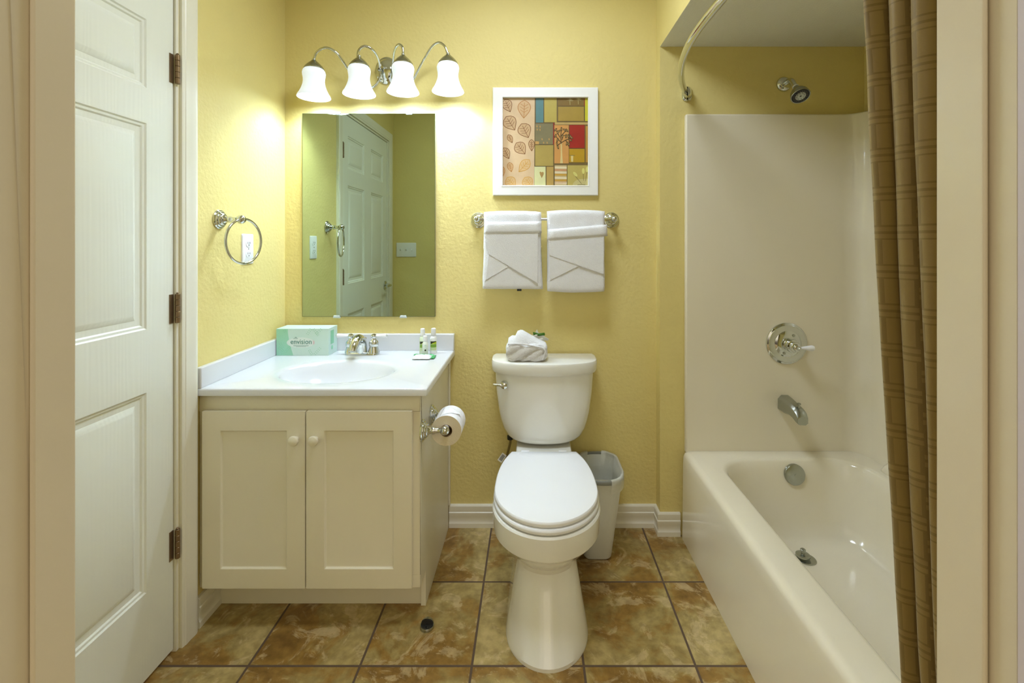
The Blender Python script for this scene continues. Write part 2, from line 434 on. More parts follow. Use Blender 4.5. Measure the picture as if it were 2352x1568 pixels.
hd.lathe([(.034, 0), (.034, .006), (.028, .010), (.014, .012), (.012, .040), (.010, .045)], (XD, hy, hz), (1, 0, 0), seg=28)
hd.tube(smooth_path([(XD+.046, hy, hz), (XD+.050, hy+.02, hz+.002), (XD+.050, hy+.06, hz+.002), (XD+.047, hy+.105, hz-.003)]), .009)
hd.build('lever_handle', M['chrome'], D)

# frame of the doorway the photo is taken through
m = MB()
for sx, xj in ((-1, JL), (1, JR)):
    m.box(min(xj, xj+sx*.0195), max(xj, xj+sx*.0195), .378, .4515, 0, ZH)
    m.box(min(xj, xj-sx*.0045), max(xj, xj-sx*.0045), .412 if sx < 0 else .403, .4515, 0, ZH)
m.box(JL, JR, .378, .4515, ZH, ZH+.0195)
struct(m.build('trim_3', M['frame_paint'], bevel=.003))
m = MB()
CA2 = [(0, 0), (0, .012), (.008, .016), (.05, .018), (.062, .014), (.064, 0)]
sweep(m, [(JR-.002, 0), (JR-.002, ZH), (JL+.002, ZH), (JL+.002, 0)][::-1], [(u, v) for u, v in CA2], lambda p, v: Vector((p.x, .3775-v, p.y)))
struct(m.build('trim_4', M['hall'], smooth=25))
m = MB()
sweep(m, [(JR+.019, 0), (JR+.019, ZH+.01), (JL-.019, ZH+.01), (JL-.019, 0)][::-1], CA2, lambda p, v: Vector((p.x, YF1+.0018+v, p.y)))
struct(m.build('trim_5', M['frame_paint'], smooth=25))

# ------------------------------------------------------------------ vanity cabinet
CX0, CX1 = -1.138, -.383
V = thing('vanity_cabinet', 'cream two-door vanity cabinet under the white sink top', 'cabinet', (-.76, 1.88, 0))
ZB, ZT, FY = .128, .790, 1.610
m = MB(); m.box(CX0, CX1-.018, FY+.02, 2.155, ZB, ZB+.018); m.box(CX0, CX1-.018, 2.145, 2.163, ZB, ZT); m.box(CX0, CX0+.016, FY+.02, 2.145, ZB, ZT)
m.build('carcass', M['cab'], V, bevel=.001)
m = MB()
m.box(CX0, CX1, FY, FY+.0195, ZT-.058, ZT); m.box(CX0, CX1, FY, FY+.0195, ZB, ZB+.045)
m.box(CX0, CX0+.05, FY, FY+.0195, ZB+.045, ZT-.058); m.box(CX1-.05, CX1, FY, FY+.0195, ZB+.045, ZT-.058); m.box(-.79, -.74, FY, FY+.0195, ZB+.045, ZT-.058)
m.build('face_frame', M['cab'], V, bevel=.0012)
m = MB()
m.prism([(CX1-.018, FY+.02, ZT), (CX1-.018, FY+.02, ZB), (CX1-.018, 1.695, ZB), (CX1-.018, 1.695, 0), (CX1-.018, 2.155, 0), (CX1-.018, 2.155, ZT)], (.018, 0, 0))
m.build('side_panel', M['cab'], V, bevel=.001)
m = MB(); m.box(CX0, CX1-.0185, 1.705, 1.72, 0, ZB+.001); m.build('toe_kick', M['cab'], V, bevel=.001)
m = MB(); m.box(CX1, CX1+.008, 2.150, 2.169, .105, ZT); m.build('scribe_moulding', M['cab'], V, bevel=.003)
for x0, x1, kx in ((-1.116, -.768, -.797), (-.764, -.407, -.731)):
    dz_0, dz_1 = .139, .738
    m = MB(); yf = 1.590
    panel_door(m, [x0, x0+.062, x1-.062, x1], [dz_0, dz_0+.066, dz_1-.066, dz_1], {(1, 1)}, lambda x, z, h: (x, yf-h, z), [(0, 0), (.0035, -.0065), (.006, -.007)])
    yb = FY-.0008
    m.loft([[(x0, yf, dz_0), (x1, yf, dz_0), (x1, yf, dz_1), (x0, yf, dz_1)], [(x0, yb, dz_0), (x1, yb, dz_0), (x1, yb, dz_1), (x0, yb, dz_1)]], False, True)
    dr = m.build('door', M['cab'], V, smooth=25, bevel=.0018)
    k = MB(); k.lathe([(.008, 0), (.0075, .006), (.007, .010), (.011, .013), (.0165, .018), (.0175, .022), (.0155, .027), (.009, .030), (.002, .031)], (kx, yf+.0005, .646), (0, -1, 0), seg=26)
    k.build('knob', M['cab'], dr)

# ------------------------------------------------------------------ sink top
T0, T1, TY0, TY1, TZ = -1.138, -.356, 1.588, 2.168, .815
B = thing('washbasin', 'white one-piece sink top with oval basin on the vanity cabinet', 'sink', (-.748, 1.88, .791))
bx, by = -.748, 1.815
N = 96
def rect_ring(x0, x1, y0, y1, z):
    cor = [math.atan2(y1-by, x1-bx), math.atan2(y1-by, x0-bx), math.atan2(y0-by, x0-bx)+2*PI, math.atan2(y0-by, x1-bx)+2*PI]
    ang = [2*PI*i/N for i in range(N)]
    for c in cor:
        c %= 2*PI; i = min(range(N), key=lambda k: min(abs(ang[k]-c), 2*PI-abs(ang[k]-c))); ang[i] = c
    out = []
    for a in ang:
        dx, dy = math.cos(a), math.sin(a); t = 1e9
        if dx > 1e-9: t = min(t, (x1-bx)/dx)
        if dx < -1e-9: t = min(t, (x0-bx)/dx)
        if dy > 1e-9: t = min(t, (y1-by)/dy)
        if dy < -1e-9: t = min(t, (y0-by)/dy)
        out.append((bx+dx*t, by+dy*t, z))
    return out
def ell(a, b, z, cy=0): return [(bx+a*math.cos(2*PI*i/N), by+cy+b*math.sin(2*PI*i/N), z) for i in range(N)]
m = MB()
rings = [rect_ring(T0, T1, TY0, TY1, TZ-.024), rect_ring(T0, T1, TY0, TY1, TZ-.006), rect_ring(T0, T1-.002, TY0+.002, TY1, TZ-.002), rect_ring(T0, T1-.006, TY0+.006, TY1, TZ),
         ell(.245, .184, TZ), ell(.228, .166, TZ-.0005), ell(.219, .157, TZ-.003), ell(.212, .150, TZ-.010), ell(.203, .141, TZ-.030), ell(.185, .125, TZ-.060), ell(.150, .098, TZ-.092), ell(.10, .064, TZ-.112), ell(.05, .034, TZ-.120), ell(.022, .022, TZ-.122)]
m.loft(rings, False, True)
m.build('basin_top', M['marble'], B, smooth=40)
m = MB(); m.box(T0+.001, T1, 2.146, 2.169, TZ-.001, .891); m.build('back_splash', M['marble'], B, bevel=.004)
m = MB(); m.box(XL+.0005, XL+.021, 1.590, 2.1455, TZ-.001, .885); m.build('side_splash', M['marble'], B, bevel=.004)
m = MB(); m.lathe([(.020, 0), (.020, .003), (.015, .004), (.014, .002), (.002, .002)], (bx, by, TZ-.1225), seg=24); m.build('drain', M['chrome'], B)

# ------------------------------------------------------------------ faucet
FX, FYp = -.749, 2.075
Q = thing('sink_faucet', 'chrome two-handle sink faucet with white porcelain levers', 'faucet', (FX, FYp, TZ))
m = MB()
m.loft([[(x, y, z) for x, y in rrect(FX-.074+q, FX+.074-q, FYp-.026+q, FYp+.026-q, .024-q, 8)] for q, z in ((0, TZ+.0003), (0, TZ+.006), (.003, TZ+.011), (.008, TZ+.013))])
m.build('deck_plate', M['chrome'], Q)
sp = smooth_path([(FX-.002, FYp, TZ+.008), (FX-.002, FYp, TZ+.035), (FX-.003, FYp-.006, TZ+.058), (FX-.004, FYp-.028, TZ+.074), (FX-.005, FYp-.058, TZ+.072), (FX-.006, FYp-.084, TZ+.054), (FX-.006, FYp-.096, TZ+.034)], 6)
n = len(sp)
m = MB(); m.tube(sp, [.0245-.0075*i/(n-1) for i in range(n)], 20)
m.build('spout', M['chrome'], Q)
m = MB(); m.lathe([(.003, 0), (.003, .05), (.006, .052), (.007, .058), (.004, .063)], (FX+.006, FYp+.017, TZ+.01), seg=14); m.build('pop_up_rod', M['chrome'], Q)
for s in (-1, 1):
    hx = FX+s*.051
    m = MB(); m.lathe([(.0255, 0), (.024, .006), (.019, .022), (.0185, .027), (.0205, .030), (.021, .042), (.018, .049), (.011, .055), (.009, .062), (.0115, .066), (.0125, .072), (.010, .078), (.004, .081)], (hx, FYp, TZ+.010), seg=26)
    h = m.build('handle', M['chrome'], Q)
    m = MB(); a = Vector((s, -.12, .06)).normalized()
    m.lathe([(.0045, .006), (.005, .014), (.0085, .040), (.0095, .052), (.008, .058)], Vector((hx, FYp, TZ+.081)), a, seg=16)
    m.build('lever', M['porcelain_lever'], h)
    m = MB(); m.lathe([(.0035, .0578), (.003, .062), (.001, .063)], Vector((hx, FYp, TZ+.081)), a, seg=12); m.build('lever_tip', M['chrome'], h)

# ------------------------------------------------------------------ tissue box
def box_mat(name, c): return mat(name, c, .5, vary=.02)
M['mint'] = box_mat('mint_card', (208, 232, 222)); M['green'] = box_mat('green_card', (160, 216, 186)); M['pale'] = box_mat('pale_card', (226, 238, 232))
M['ink'] = box_mat('teal_ink', (66, 128, 112)); M['leafink'] = box_mat('leaf_ink', (140, 204, 168)); M['pink'] = box_mat('flap_pink', (220, 206, 206))
X0, X1, Y0, Y1, Z0, Z1 = -1.116, -.888, 2.052, 2.144, TZ, TZ+.1175
K = thing('tissue_box', 'mint green tissue box standing on the sink top against the splashback', 'tissue box', ((X0+X1)/2, 2.10, Z0))
CB = MB(); CB.use(M['mint']).box(X0, X1, Y0, Y1, Z0+.0004, Z1)
def bp(u, v, h=.0004): return (X0+(X1-X0)*u, Y0-h, Z0+(Z1-Z0)*v)      # on the front face, 0..1
m = CB.use(M['green']); pts = [(0.004, .01), (.325, .01)]+[(.325-.095*math.sin(t*PI/2)-.01*t, .01+.98*t) for t in [i/10 for i in range(1, 11)]]+[(.004, .99)]
m.prism([bp(u, v, .0001) for u, v in pts], (0, -.0003, 0))
LP = [0]
def leafpoly(m, c, ang, L, Wd, h, f=bp, asp=1.0):
    LP[0] += 1; h += LP[0]*1e-6
    P = []
    for s in (1, -1):
        for i in range(7):
            t = i/6 if s == 1 else 1-i/6
            P.append((t*L-L/2, s*Wd*math.sin(PI*t)))
    q = [(c[0]+(x*math.cos(ang)-y*math.sin(ang))*asp, c[1]+x*math.sin(ang)+y*math.cos(ang)) for x, y in P]
    m.poly([f(u, v, h) for u, v in q])
m = CB.use(M['leafink'])
for (u0, v0, du, dv, n) in ((.66, .98, -.02, -.06, 4), (.72, .98, .02, -.055, 5), (.86, .98, -.03, -.055, 4), (.08, .45, .015, -.05, 4), (.05, .30, .02, -.03, 5), (.68, .05, -.015, .05, 4), (.74, .06, .025, .055, 5), (.15, .96, .01, -.04, 3), (.10, .10, .03, .02, 4), (.2, .2, .02, .04, 4)):
    for k in range(n):
        for s in (-1, 1):
            a = math.atan2(dv, du*2)
            leafpoly(m, (u0+du*k+s*.016*math.sin(a), v0+dv*k-s*.03*math.cos(a)), a+s*.7, .045, .010, .0007, asp=.55)
m = CB.use(M['pale'])
m.poly([bp(.47+.27*math.copysign(abs(math.cos(t))**1.0, math.cos(t)), .485+.195*math.sin(t), .0008) for t in [2*PI*i/40 for i in range(40)]])
m = MB(); m.poly([bp(.70, .40, .0010), bp(.735, .44, .0010), bp(.737, .53, .0010), bp(.70, .58, .0010)]); m.build('flap', M['pink'], K, smooth=0)
text_mesh('envision', .031, Matrix.Translation(bp(.478, .435, .0012)) @ Matrix.Rotation(PI/2, 4, 'X') @ Matrix.Scale(.92, 4, (1, 0, 0)), M['ink'], 'lettering', K)
m = CB.use(M['ink'])
for v0, u0, u1 in ((.385, .33, .62), (.355, .33, .62), (.33, .38, .57)): m.poly([bp(u0, v0, .001), bp(u1, v0, .001), bp(u1, v0+.009, .001), bp(u0, v0+.009, .001)])
m.poly([bp(.325, .630, .001), bp(.415, .630, .001), bp(.415, .642, .001), bp(.325, .642, .001)])
for a in ((.352, .655, .372, .69), (.372, .69, .392, .655)):
    m.poly([bp(a[0], a[1], .001), bp(a[0]+.012, a[1], .001), bp(a[2]+.006, a[3], .001), bp(a[2]-.006, a[3], .001)])
m = CB.use(M['leafink']); m.poly([(X1+.0004, Y0+.02, Z0+.045), (X1+.0004, Y0+.055, Z0+.045), (X1+.0004, Y0+.055, Z0+.105), (X1+.0004, Y0+.02, Z0+.105)])
m.lathe([(.009, 0), (.009, .0003)], (X1+.0002, Y0+.036, Z0+.029), (1, 0, 0), seg=18)
CB.build('carton', None, K, smooth=0)

# ------------------------------------------------------------------ toiletries
M['btl_a'] = mat('clear_green_plastic', (222, 234, 206), .14, vary=.03); M['btl_w'] = mat('white_bottle_plastic', (242, 244, 240), .25); M['btl_c'] = mat('pale_lotion', (232, 238, 226), .2)
M['lab_dark'] = mat('label_dark', (44, 50, 16), .4); M['lab_lime'] = mat('label_lime', (186, 206, 40), .4); M['lab_green'] = mat('label_green', (128, 172, 56), .4); M['lab_pale'] = mat('label_pale', (202, 222, 168), .4)
def cyl_patch(m, c, r, a0, a1, z0, z1, n=8, z1b=None):
    lo = []; hi = []
    for i in range(n+1):
        a = a0+(a1-a0)*i/n
        zt = z1 if z1b is None else z1+(z1b-z1)*i/n
        lo.append((c[0]+r*math.cos(a), c[1]+r*math.sin(a), z0)); hi.append((c[0]+r*math.cos(a), c[1]+r*math.sin(a), zt))
    m.loft([lo, hi], False, False, closed=False)
def bottle(name, label, x, y, r, h, body, picture):
    t = thing(name, label, 'bottle', (x, y, TZ), 'small toiletry bottles at the right of the sink top')
    hb = h*.66
    m = MB(); m.lathe([(r*.9, .0004), (r, .003), (r, hb-.010), (r*.94, hb-.004), (r*.72, hb+.002), (r*.5, hb+.004), (r*.5, hb+.006)], (x, y, TZ), seg=28); m.build('bottle_body', body, t)
    m = MB(); m.lathe([(r*.66, hb+.0045), (r*.72, hb+.007), (r*.70, h-.006), (r*.66, h-.002), (r*.45, h), (r*.1, h)], (x, y, TZ), seg=28); m.build('cap', M['plastic'], t)
    aF = math.atan2(-y, -x)
    m = MB()
    if picture:
        rr = r+.0003; a0, a1 = aF-.95, aF+.95
        zt = TZ+hb-.018
        m.use(M['lab_dark']); cyl_patch(m, (x, y), rr, a0, a1, zt-.011, zt)
        m.use(M['lab_lime']); cyl_patch(m, (x, y), rr+.0002, aF-.35, a1, zt-.012, zt-.008, z1b=zt-.002)
        m.use(M['lab_green']); cyl_patch(m, (x, y), rr, a0, a1, zt-.027, zt-.011)
        m.use(M['lab_pale']); cyl_patch(m, (x, y), rr, a0, a1, zt-.040, zt-.027)
        m.use(M['lab_pale']); cyl_patch(m, (x, y), rr+.0001, a0, a1, zt-.0135, zt-.0115)
    else:
        rr = r+.0003
        n = (Vector((math.cos(aF), math.sin(aF), 0)))
        m.use(M['lab_dark']); m.lathe([(.0038, -.0006), (.0038, .0008)], Vector((x, y, TZ+.025))+n*rr+Vector((.0005, 0, 0)), n, seg=16)
        m.use(M['leafink']); cyl_patch(m, (x, y), rr, aF-.4, aF+.5, TZ+.043, TZ+.0440); cyl_patch(m, (x, y), rr, aF-.3, aF+.4, TZ+.0455, TZ+.0465)
        m.use(M['leafink'])
        for k in range(10):
            a = .6+k*.32; cx = aF-(.0075*math.cos(a))/r; cyl_patch(m, (x, y), rr, cx-.03, cx+.03, TZ+.028+.0075*math.sin(a), TZ+.0295+.0075*math.sin(a), n=1)
    m.build('label', None, t, smooth=60)
bottle('shampoo_bottle', 'clear green shampoo bottle with lime label behind the small bottle', -.486, 2.090, .0145, .1125, M['btl_a'], True)
bottle('lotion_bottle', 'white bottle with lime label standing rightmost on the sink top', -.4395, 2.096, .0152, .1125, M['btl_w'], True)
bottle('lotion_bottle', 'shortest pale bottle with a dark green dot, behind the soap packet', -.4675, 2.058, .0128, .0865, M['btl_c'], False)
# soap sachet
M['film'] = mat('soap_film', (240, 244, 242), .3, bump=(90, .5, .003, 2)); M['filmgreen'] = mat('soap_film_green', (70, 176, 100), .3, bump=(90, .5, .003, 2))
def pillow(m, x0, x1, y0, y1, z0, h, n=14, k=10, wob=.0):
    top = []; bot = []
    for j in range(k+1):
        rt = []; rb = []
        for i in range(n+1):
            u = i/n*2-1; v = j/k*2-1
            e = max(0, (1-abs(u)**4)*(1-abs(v)**3))**.5
            w_ = wob*noise.noise(Vector((u*4, v*4, x0*10)))
            p = Vector((x0+(x1-x0)*i/n, y0+(y1-y0)*j/k, 0))
            rt.append(p+Vector((0, w_, z0+h*.32+h*.68*e+w_))); rb.append(p+Vector((0, w_, z0+h*.32-h*.315*e)))
        top.append(rt); bot.append(rb)
    m.loft(top, False, False, closed=False); m.loft(bot, False, False, closed=False)
t = thing('soap_packet', 'white and green soap packet lying flat in front of the bottles', 'soap', (-.466, 2.005, TZ))
m = MB(); pillow(m, -.505, -.430, 1.972, 2.028, TZ+.0005, .015, wob=.002); m.build('soap_wrap', M['film'], t)
m = MB(); pillow(m, -.512, -.425, 2.0285, 2.040, TZ+.006, .004, wob=.004); pillow(m, -.4295, -.414, 1.985, 2.036, TZ+.003, .005, wob=.003); m.build('crimped_end', M['filmgreen'], t)

# ------------------------------------------------------------------ mirror
MX0, MX1, MZ0, MZ1 = -1.0565, -.4455, .968, 1.902
t = thing('mirror', 'frameless rectangular wall mirror above the sink', 'mirror', ((MX0+MX1)/2, YB, MZ0))
m = MB(); m.use(M['mirror_edge']); m.box(MX0, MX1, YB-.0075, YB-.0015, MZ0, MZ1)
LEAN = 0.0
m.use(M['mirror']); m.poly([(MX0+.0012, YB-.0077, MZ0+.0012), (MX1-.0012, YB-.0077, MZ0+.0012), (MX1-.0012, YB-.0077, MZ1-.0012), (MX0+.0012, YB-.0077, MZ1-.0012)])
for q in m.bm.verts: q.co.y -= (q.co.z-MZ0)*LEAN
m.build('glass', None, t, smooth=0)
M['clip'] = mat('clear_clip', (232, 240, 240), .15)
for x, z, s in ((-.895, MZ1, 1), (-.565, MZ1, 1), (-.898, MZ0, -1), (-.592, MZ0, -1)):
    m = MB(); m.prism([(x-.016, YB-.0117, z+s*.004), (x+.016, YB-.0117, z+s*.004), (x+.013, YB-.0117, z-s*.006), (x-.013, YB-.0117, z-s*.006)], (0, .0035, 0)); m.box(x-.016, x+.016, YB-.0117, YB-.001, min(z+s*.0005, z+s*.006), max(z+s*.0005, z+s*.006))
    for q in m.bm.verts: q.co.y -= ((z-MZ0)*LEAN if q.co.y < YB-.005 else 0)
    m.build('mirror_clip', M['clip'], t, bevel=.001)

# ------------------------------------------------------------------ vanity light
def fx(u, v, d): return at(640+u/4.9, 60+v/4.9, d)
L = thing('vanity_light', 'chrome four-arm vanity light with white bell glass shades', 'wall light', (-.673, YB, 2.10))
c = fx(1218, 505, YB-.001); c.y = YB-.0005
m = MB(); m.lathe([(.052, 0), (.052, .006), (.047, .010), (.044, .0115), (.040, .016), (.033, .021), (.018, .026), (.004, .028)], c, (0, -1, 0), seg=40, ell=1.2, up=(1, 0, 0))
for dx in (-.004, .004): m.sphere(c+Vector((dx, -.030, .004)), .0045, 12)
m.build('back_plate', M['chrome'], L)
ARMS = [
 [(1140, 490, 2.135), (1140, 560, 2.135), (1105, 650, 2.132), (1040, 690, 2.13), (930, 640, 2.125), (800, 510, 2.115), (720, 390, 2.09), (640, 290, 2.07), (530, 243, 2.057), (430, 295, 2.055), (392, 395, 2.055)],
 [(1140, 490, 2.135), (1135, 420, 2.12), (1105, 330, 2.09), (1050, 260, 2.06), (970, 225, 2.047), (905, 268, 2.045), (887, 352, 2.045)],
 [(1290, 490, 2.135), (1290, 400, 2.12), (1300, 300, 2.085), (1325, 232, 2.055), (1360, 208, 2.045), (1395, 242, 2.042), (1402, 332, 2.042)],
 [(1290, 490, 2.135), (1300, 600, 2.135), (1400, 690, 2.132), (1480, 660, 2.13), (1520, 600, 2.128), (1580, 480, 2.115), (1640, 370, 2.095), (1720, 240, 2.065), (1800, 186, 2.05), (1870, 228, 2.042), (1908, 330, 2.042)]]
RIMS = [(398, 800, 2.055), (907, 768, 2.045), (1400, 746, 2.042), (1907, 738, 2.042)]
for pts, (u, v, d) in zip(ARMS, RIMS):
    P = smooth_path([fx(*p) for p in pts], 8)
    rim = fx(u, v, d)
    P[-1] = Vector((rim.x, rim.y, rim.z+.163)); P[-2] = P[-2]*.5+Vector((rim.x, rim.y, rim.z+.175))*.5
    m = MB(); m.tube(P, .0056, 14); m.sphere(P[0], .011, 16); m.sphere(P[-1]+Vector((0, 0, .002)), .0085, 16, (1, 1, .8))
    arm = m.build('arm', M['chrome'], L)
    m = MB(); m.lathe([(.041, .121), (.0415, .125), (.036, .134), (.026, .145), (.014, .156), (.009, .161), (.006, .164)], rim, seg=36, cap0=True); m.build('socket_cap', M['nickel'], arm)
    m = MB(); out = [(.038, .124), (.0455, .114), (.0480, .104), (.0470, .094), (.0445, .080), (.0440, .068), (.0465, .052), (.0525, .034), (.0600, .018), (.0675, .006), (.0695, .0)]
    inn = [(r-.0035, h+.0005) for r, h in out][::-1]
    m.lathe(out+[(.0680, -.0015)]+inn, rim, seg=48, cap0=True, cap1=False)
    m.build('glass_shade', M['shade'], arm)
    ld = bpy.data.lights.new('bulb', 'POINT'); ld.energy = LAMP_W; ld.color = (.78, .94, 1.12); ld.shadow_soft_size = .018
    lo = bpy.data.objects.new('bulb', ld); COL.objects.link(lo); lo.parent = L; lo.location = rim+Vector((0, 0, .050))-ORG[L.name]

# ------------------------------------------------------------------ towel ring, outlet, switch
ROS = [(.0355, 0), (.0355, .004), (.0325, .007), (.0300, .0072), (.0295, .010), (.0265, .013), (.0235, .0132), (.0225, .017), (.0190, .021), (.0145, .022), (.0115, .026), (.0095, .034)]
POST = [(.0095, .030), (.0118, .034), (.0125, .039), (.0105, .045), (.0085, .052), (.0085, .062), (.010, .066)]
t = thing('towel_ring', 'chrome towel ring on the left wall above the outlet', 'towel ring', (XL, 1.712, 1.393))
o3 = (XL+.0005, 1.712, 1.393)
m = MB(); m.lathe(ROS, o3, (1, 0, 0), seg=40); m.build('rosette', M['chrome'], t)
m = MB(); m.lathe(POST, o3, (1, 0, 0), seg=28); m.sphere((XL+.081, 1.712, 1.393), .0165, 22); m.build('post', M['chrome'], t)
m = MB(); rc = Vector((XL+.083, 1.725, 1.393-.0795)); th = math.radians(11); du = Vector((math.sin(th), math.cos(th), 0))
m.tube([rc+du*.0815*math.cos(a)+Vector((0, 0, .0815*math.sin(a))) for a in [2*PI*i/72 for i in range(72)]], .0048, 14, closed=True); m.build('ring', M['chrome'], t)

def plate(m, f, w_, h_, th=.006):
    def R(q, d): return [f(x, z, d) for x, z in rrect(-w_/2+q, w_/2-q, -h_/2+q, h_/2-q, .005, 5)]
    m.loft([R(0, 0), R(0, .002), R(.0015, .0045), R(.005, th)])
t = thing('outlet', 'white duplex wall outlet behind the towel ring', 'outlet', (XL, 1.880, 1.283))
f = lambda a, b, d: (XL+.0005+d, 1.880+a, 1.283+b)
m = MB(); plate(m, f, .074, .120); m.build('cover_plate', M['plastic'], t)
for z in (.021, -.021):
    m = MB(); m.loft([[f(.0165*math.cos(a), z+max(-.0125, min(.0125, .0165*math.sin(a))), d) for a in [2*PI*i/32 for i in range(32)]] for d in (.004, .0078)]); r = m.build('receptacle', M['plastic'], t)
    m = MB()
    for a in (-.0062, .0062): m.box(XL+.0082, XL+.0088, 1.880+a-.001, 1.880+a+.001, 1.283+z-.001, 1.283+z+.007)
    m.lathe([(.0024, .0077), (.0024, .0083)], f(0, z-.006, 0), (1, 0, 0), seg=12); m.build('slots', M['slot'], r)
m = MB(); m.lathe([(.003, .0055), (.002, .007)], f(0, 0, 0), (1, 0, 0), seg=12); m.build('screw', M['nickel'], t)
sx0 = -1.036; sz = 1.247
t = thing('light_switch', 'white triple light switch plate on the front wall, seen in the mirror', 'light switch', (sx0, YF1, sz))
f = lambda a, b, d: (sx0+a, YF1+.0005+d, sz+b)
m = MB(); plate(m, f, .163, .117); m.build('cover_plate', M['plastic'], t)
for a, s in ((-.046, 1), (0, 1), (.046, -1)):
    m = MB(); m.loft([[f(a-.005, -.010, .005), f(a+.005, -.010, .005), f(a+.005, .010, .005), f(a-.005, .010, .005)], [f(a-.004, -.002+s*.006, .016), f(a+.004, -.002+s*.006, .016), f(a+.004, .004+s*.006, .016), f(a-.004, .004+s*.006, .016)]]); m.build('toggle', M['plastic'], t, bevel=.001)

# ------------------------------------------------------------------ picture
t = thing('framed_picture', 'square white-framed patchwork print with leaves, above the towel bar', 'picture', (.063, YB, 1.523))
PX0, PX1, PZ0, PZ1 = -.1795, .3025, 1.524, 2.018
m = MB()
FR = [(0, .001), (0, .018), (.003, .020), (.040, .020), (.0405, .0215), (.0445, .0215), (.0460, .019), (.0460, .001)]
sweep(m, [(PX0, PZ0), (PX1, PZ0), (PX1, PZ1), (PX0, PZ1)], FR, lambda p, v: Vector((p.x, YB-v, p.y)), closed=True)
m.build('frame', M['wood_white'], t, smooth=25)
ART = {}
def ac(c):
    if c not in ART: ART[c] = mat('print_ink', c, .35, bump=(70, .03, .001, 2), vary=.22, vscale=26)
    return ART[c]
ax0, ax1, az0, az1 = PX0+.045, PX1-.045, PZ0+.045, PZ1-.045
YA = YB-.008
m = MB()
LV = [0]
def A(u, v, h): return (ax0+(ax1-ax0)*(u-105)/1335, YA-h, az1-(az1-az0)*(v-105)/1365)
def clampu(p): return (min(1440, max(105, p[0])), min(1470, max(105, p[1])))
def apoly(pts, c, h): LV[0] += 1; h += LV[0]*3e-7; m.use(ac(c)); m.poly([A(*clampu(p), h) for p in pts])
def arect(a, b, c_, d, col, h=.0003, edge=True):
    if edge: apoly([(a-4, b-4), (c_+4, b-4), (c_+4, d+4), (a-4, d+4)], (84, 66, 36), h-.0001)
    apoly([(a, b), (c_, b), (c_, d), (a, d)], col, h)
def aline(pts, wd, c, h):
    LV[0] += 1; h += LV[0]*3e-7
    m.use(ac(c))
    P = [Vector(p) for p in pts]; Lq = []; Rq = []
    for i, p in enumerate(P):
        a = P[max(i-1, 0)]; b = P[min(i+1, len(P)-1)]; d = (b-a).normalized(); n = Vector((-d.y, d.x))*wd/2
        Lq.append(A(*clampu(p+n), h)); Rq.append(A(*clampu(p-n), h))
    m.loft([Lq, Rq], False, False, closed=False)
apoly([(105, 105), (1440, 105), (1440, 1470), (105, 1470)], (120, 100, 56), .0)
apoly([(105, 105), (606, 105), (596, 1470), (105, 1470)], (226, 196, 154), .0003)
for r in ((622, 108, 742, 488, (92, 136, 138)), (754, 108, 950, 484, (190, 172, 84)), (966, 108, 1384, 228, (132, 104, 44)), (970, 240, 1376, 464, (174, 146, 62)), (1392, 105, 1440, 466, (206, 200, 50)),
          (612, 502, 892, 826, (134, 126, 90)), (612, 838, 896, 1160, (180, 158, 82)), (920, 484, 1440, 520, (196, 168, 102)), (912, 526, 1138, 1122, (214, 156, 84)), (1150, 526, 1386, 884, (164, 34, 20)),
          (1144, 896, 1386, 1106, (190, 150, 28)), (1402, 540, 1440, 1106, (188, 146, 62)), (600, 1172, 776, 1466, (226, 226, 168)), (790, 1172, 900, 1466, (190, 158, 84)), (918, 1150, 1106, 1466, (206, 184, 132)), (1116, 1150, 1440, 1466, (196, 178, 96))):
    arect(*r)
apoly([(896, 490), (912, 490), (908, 830), (892, 830)], (150, 30, 20), .0005)
apoly([(1380, 105), (1390, 105), (1390, 230), (1376, 230)], (150, 40, 24), .0005)
for k, y in enumerate((1170, 1246, 1330, 1410)):
    apoly([(918, y), (1106, y+4), (1106, y+34), (918, y+30)], (236, 222, 184), .0005)
for k, y in enumerate((1210, 1284, 1370)):
    apoly([(918, y), (1106, y+3), (1106, y+30), (918, y+28)], ((206, 150, 104), (206, 160, 60), (206, 160, 60))[k], .0006)
for k in range(12): apoly([(922+k*15, 1398), (929+k*15, 1398), (929+k*15, 1436), (922+k*15, 1436)], (208, 160, 116), .0007)
apoly([(680, 1262), (696, 1248), (714, 1262), (732, 1252), (748, 1268), (744, 1296), (716, 1350), (690, 1300)], (176, 142, 80), .0005)
apoly([(612, 778), (672, 782), (672, 826), (612, 826)], (204, 160, 90), .0005)
for (x, y) in ((720, 745), (744, 800), (800, 800), (830, 745), (640, 545), (690, 550), (645, 595), (688, 600)):
    apoly([(x-12, y), (x, y-18), (x+12, y+2), (x+2, y+22)], (196, 152, 84), .0005)
# twigs on the dark patch
for bx_, by_ in ((1155, 150), (1285, 140)):
    for k in range(6):
        a = -2.9+k*.55; apoly([(bx_, by_), (bx_+34*math.cos(a)-8, by_+34*math.sin(a)), (bx_+62*math.cos(a), by_+50*math.sin(a)), (bx_+30*math.cos(a)+8, by_+34*math.sin(a)+8)], (196, 184, 130), .0005)
    aline([(bx_, by_), (bx_+4, by_+64)], 6, (196, 184, 130), .0006)
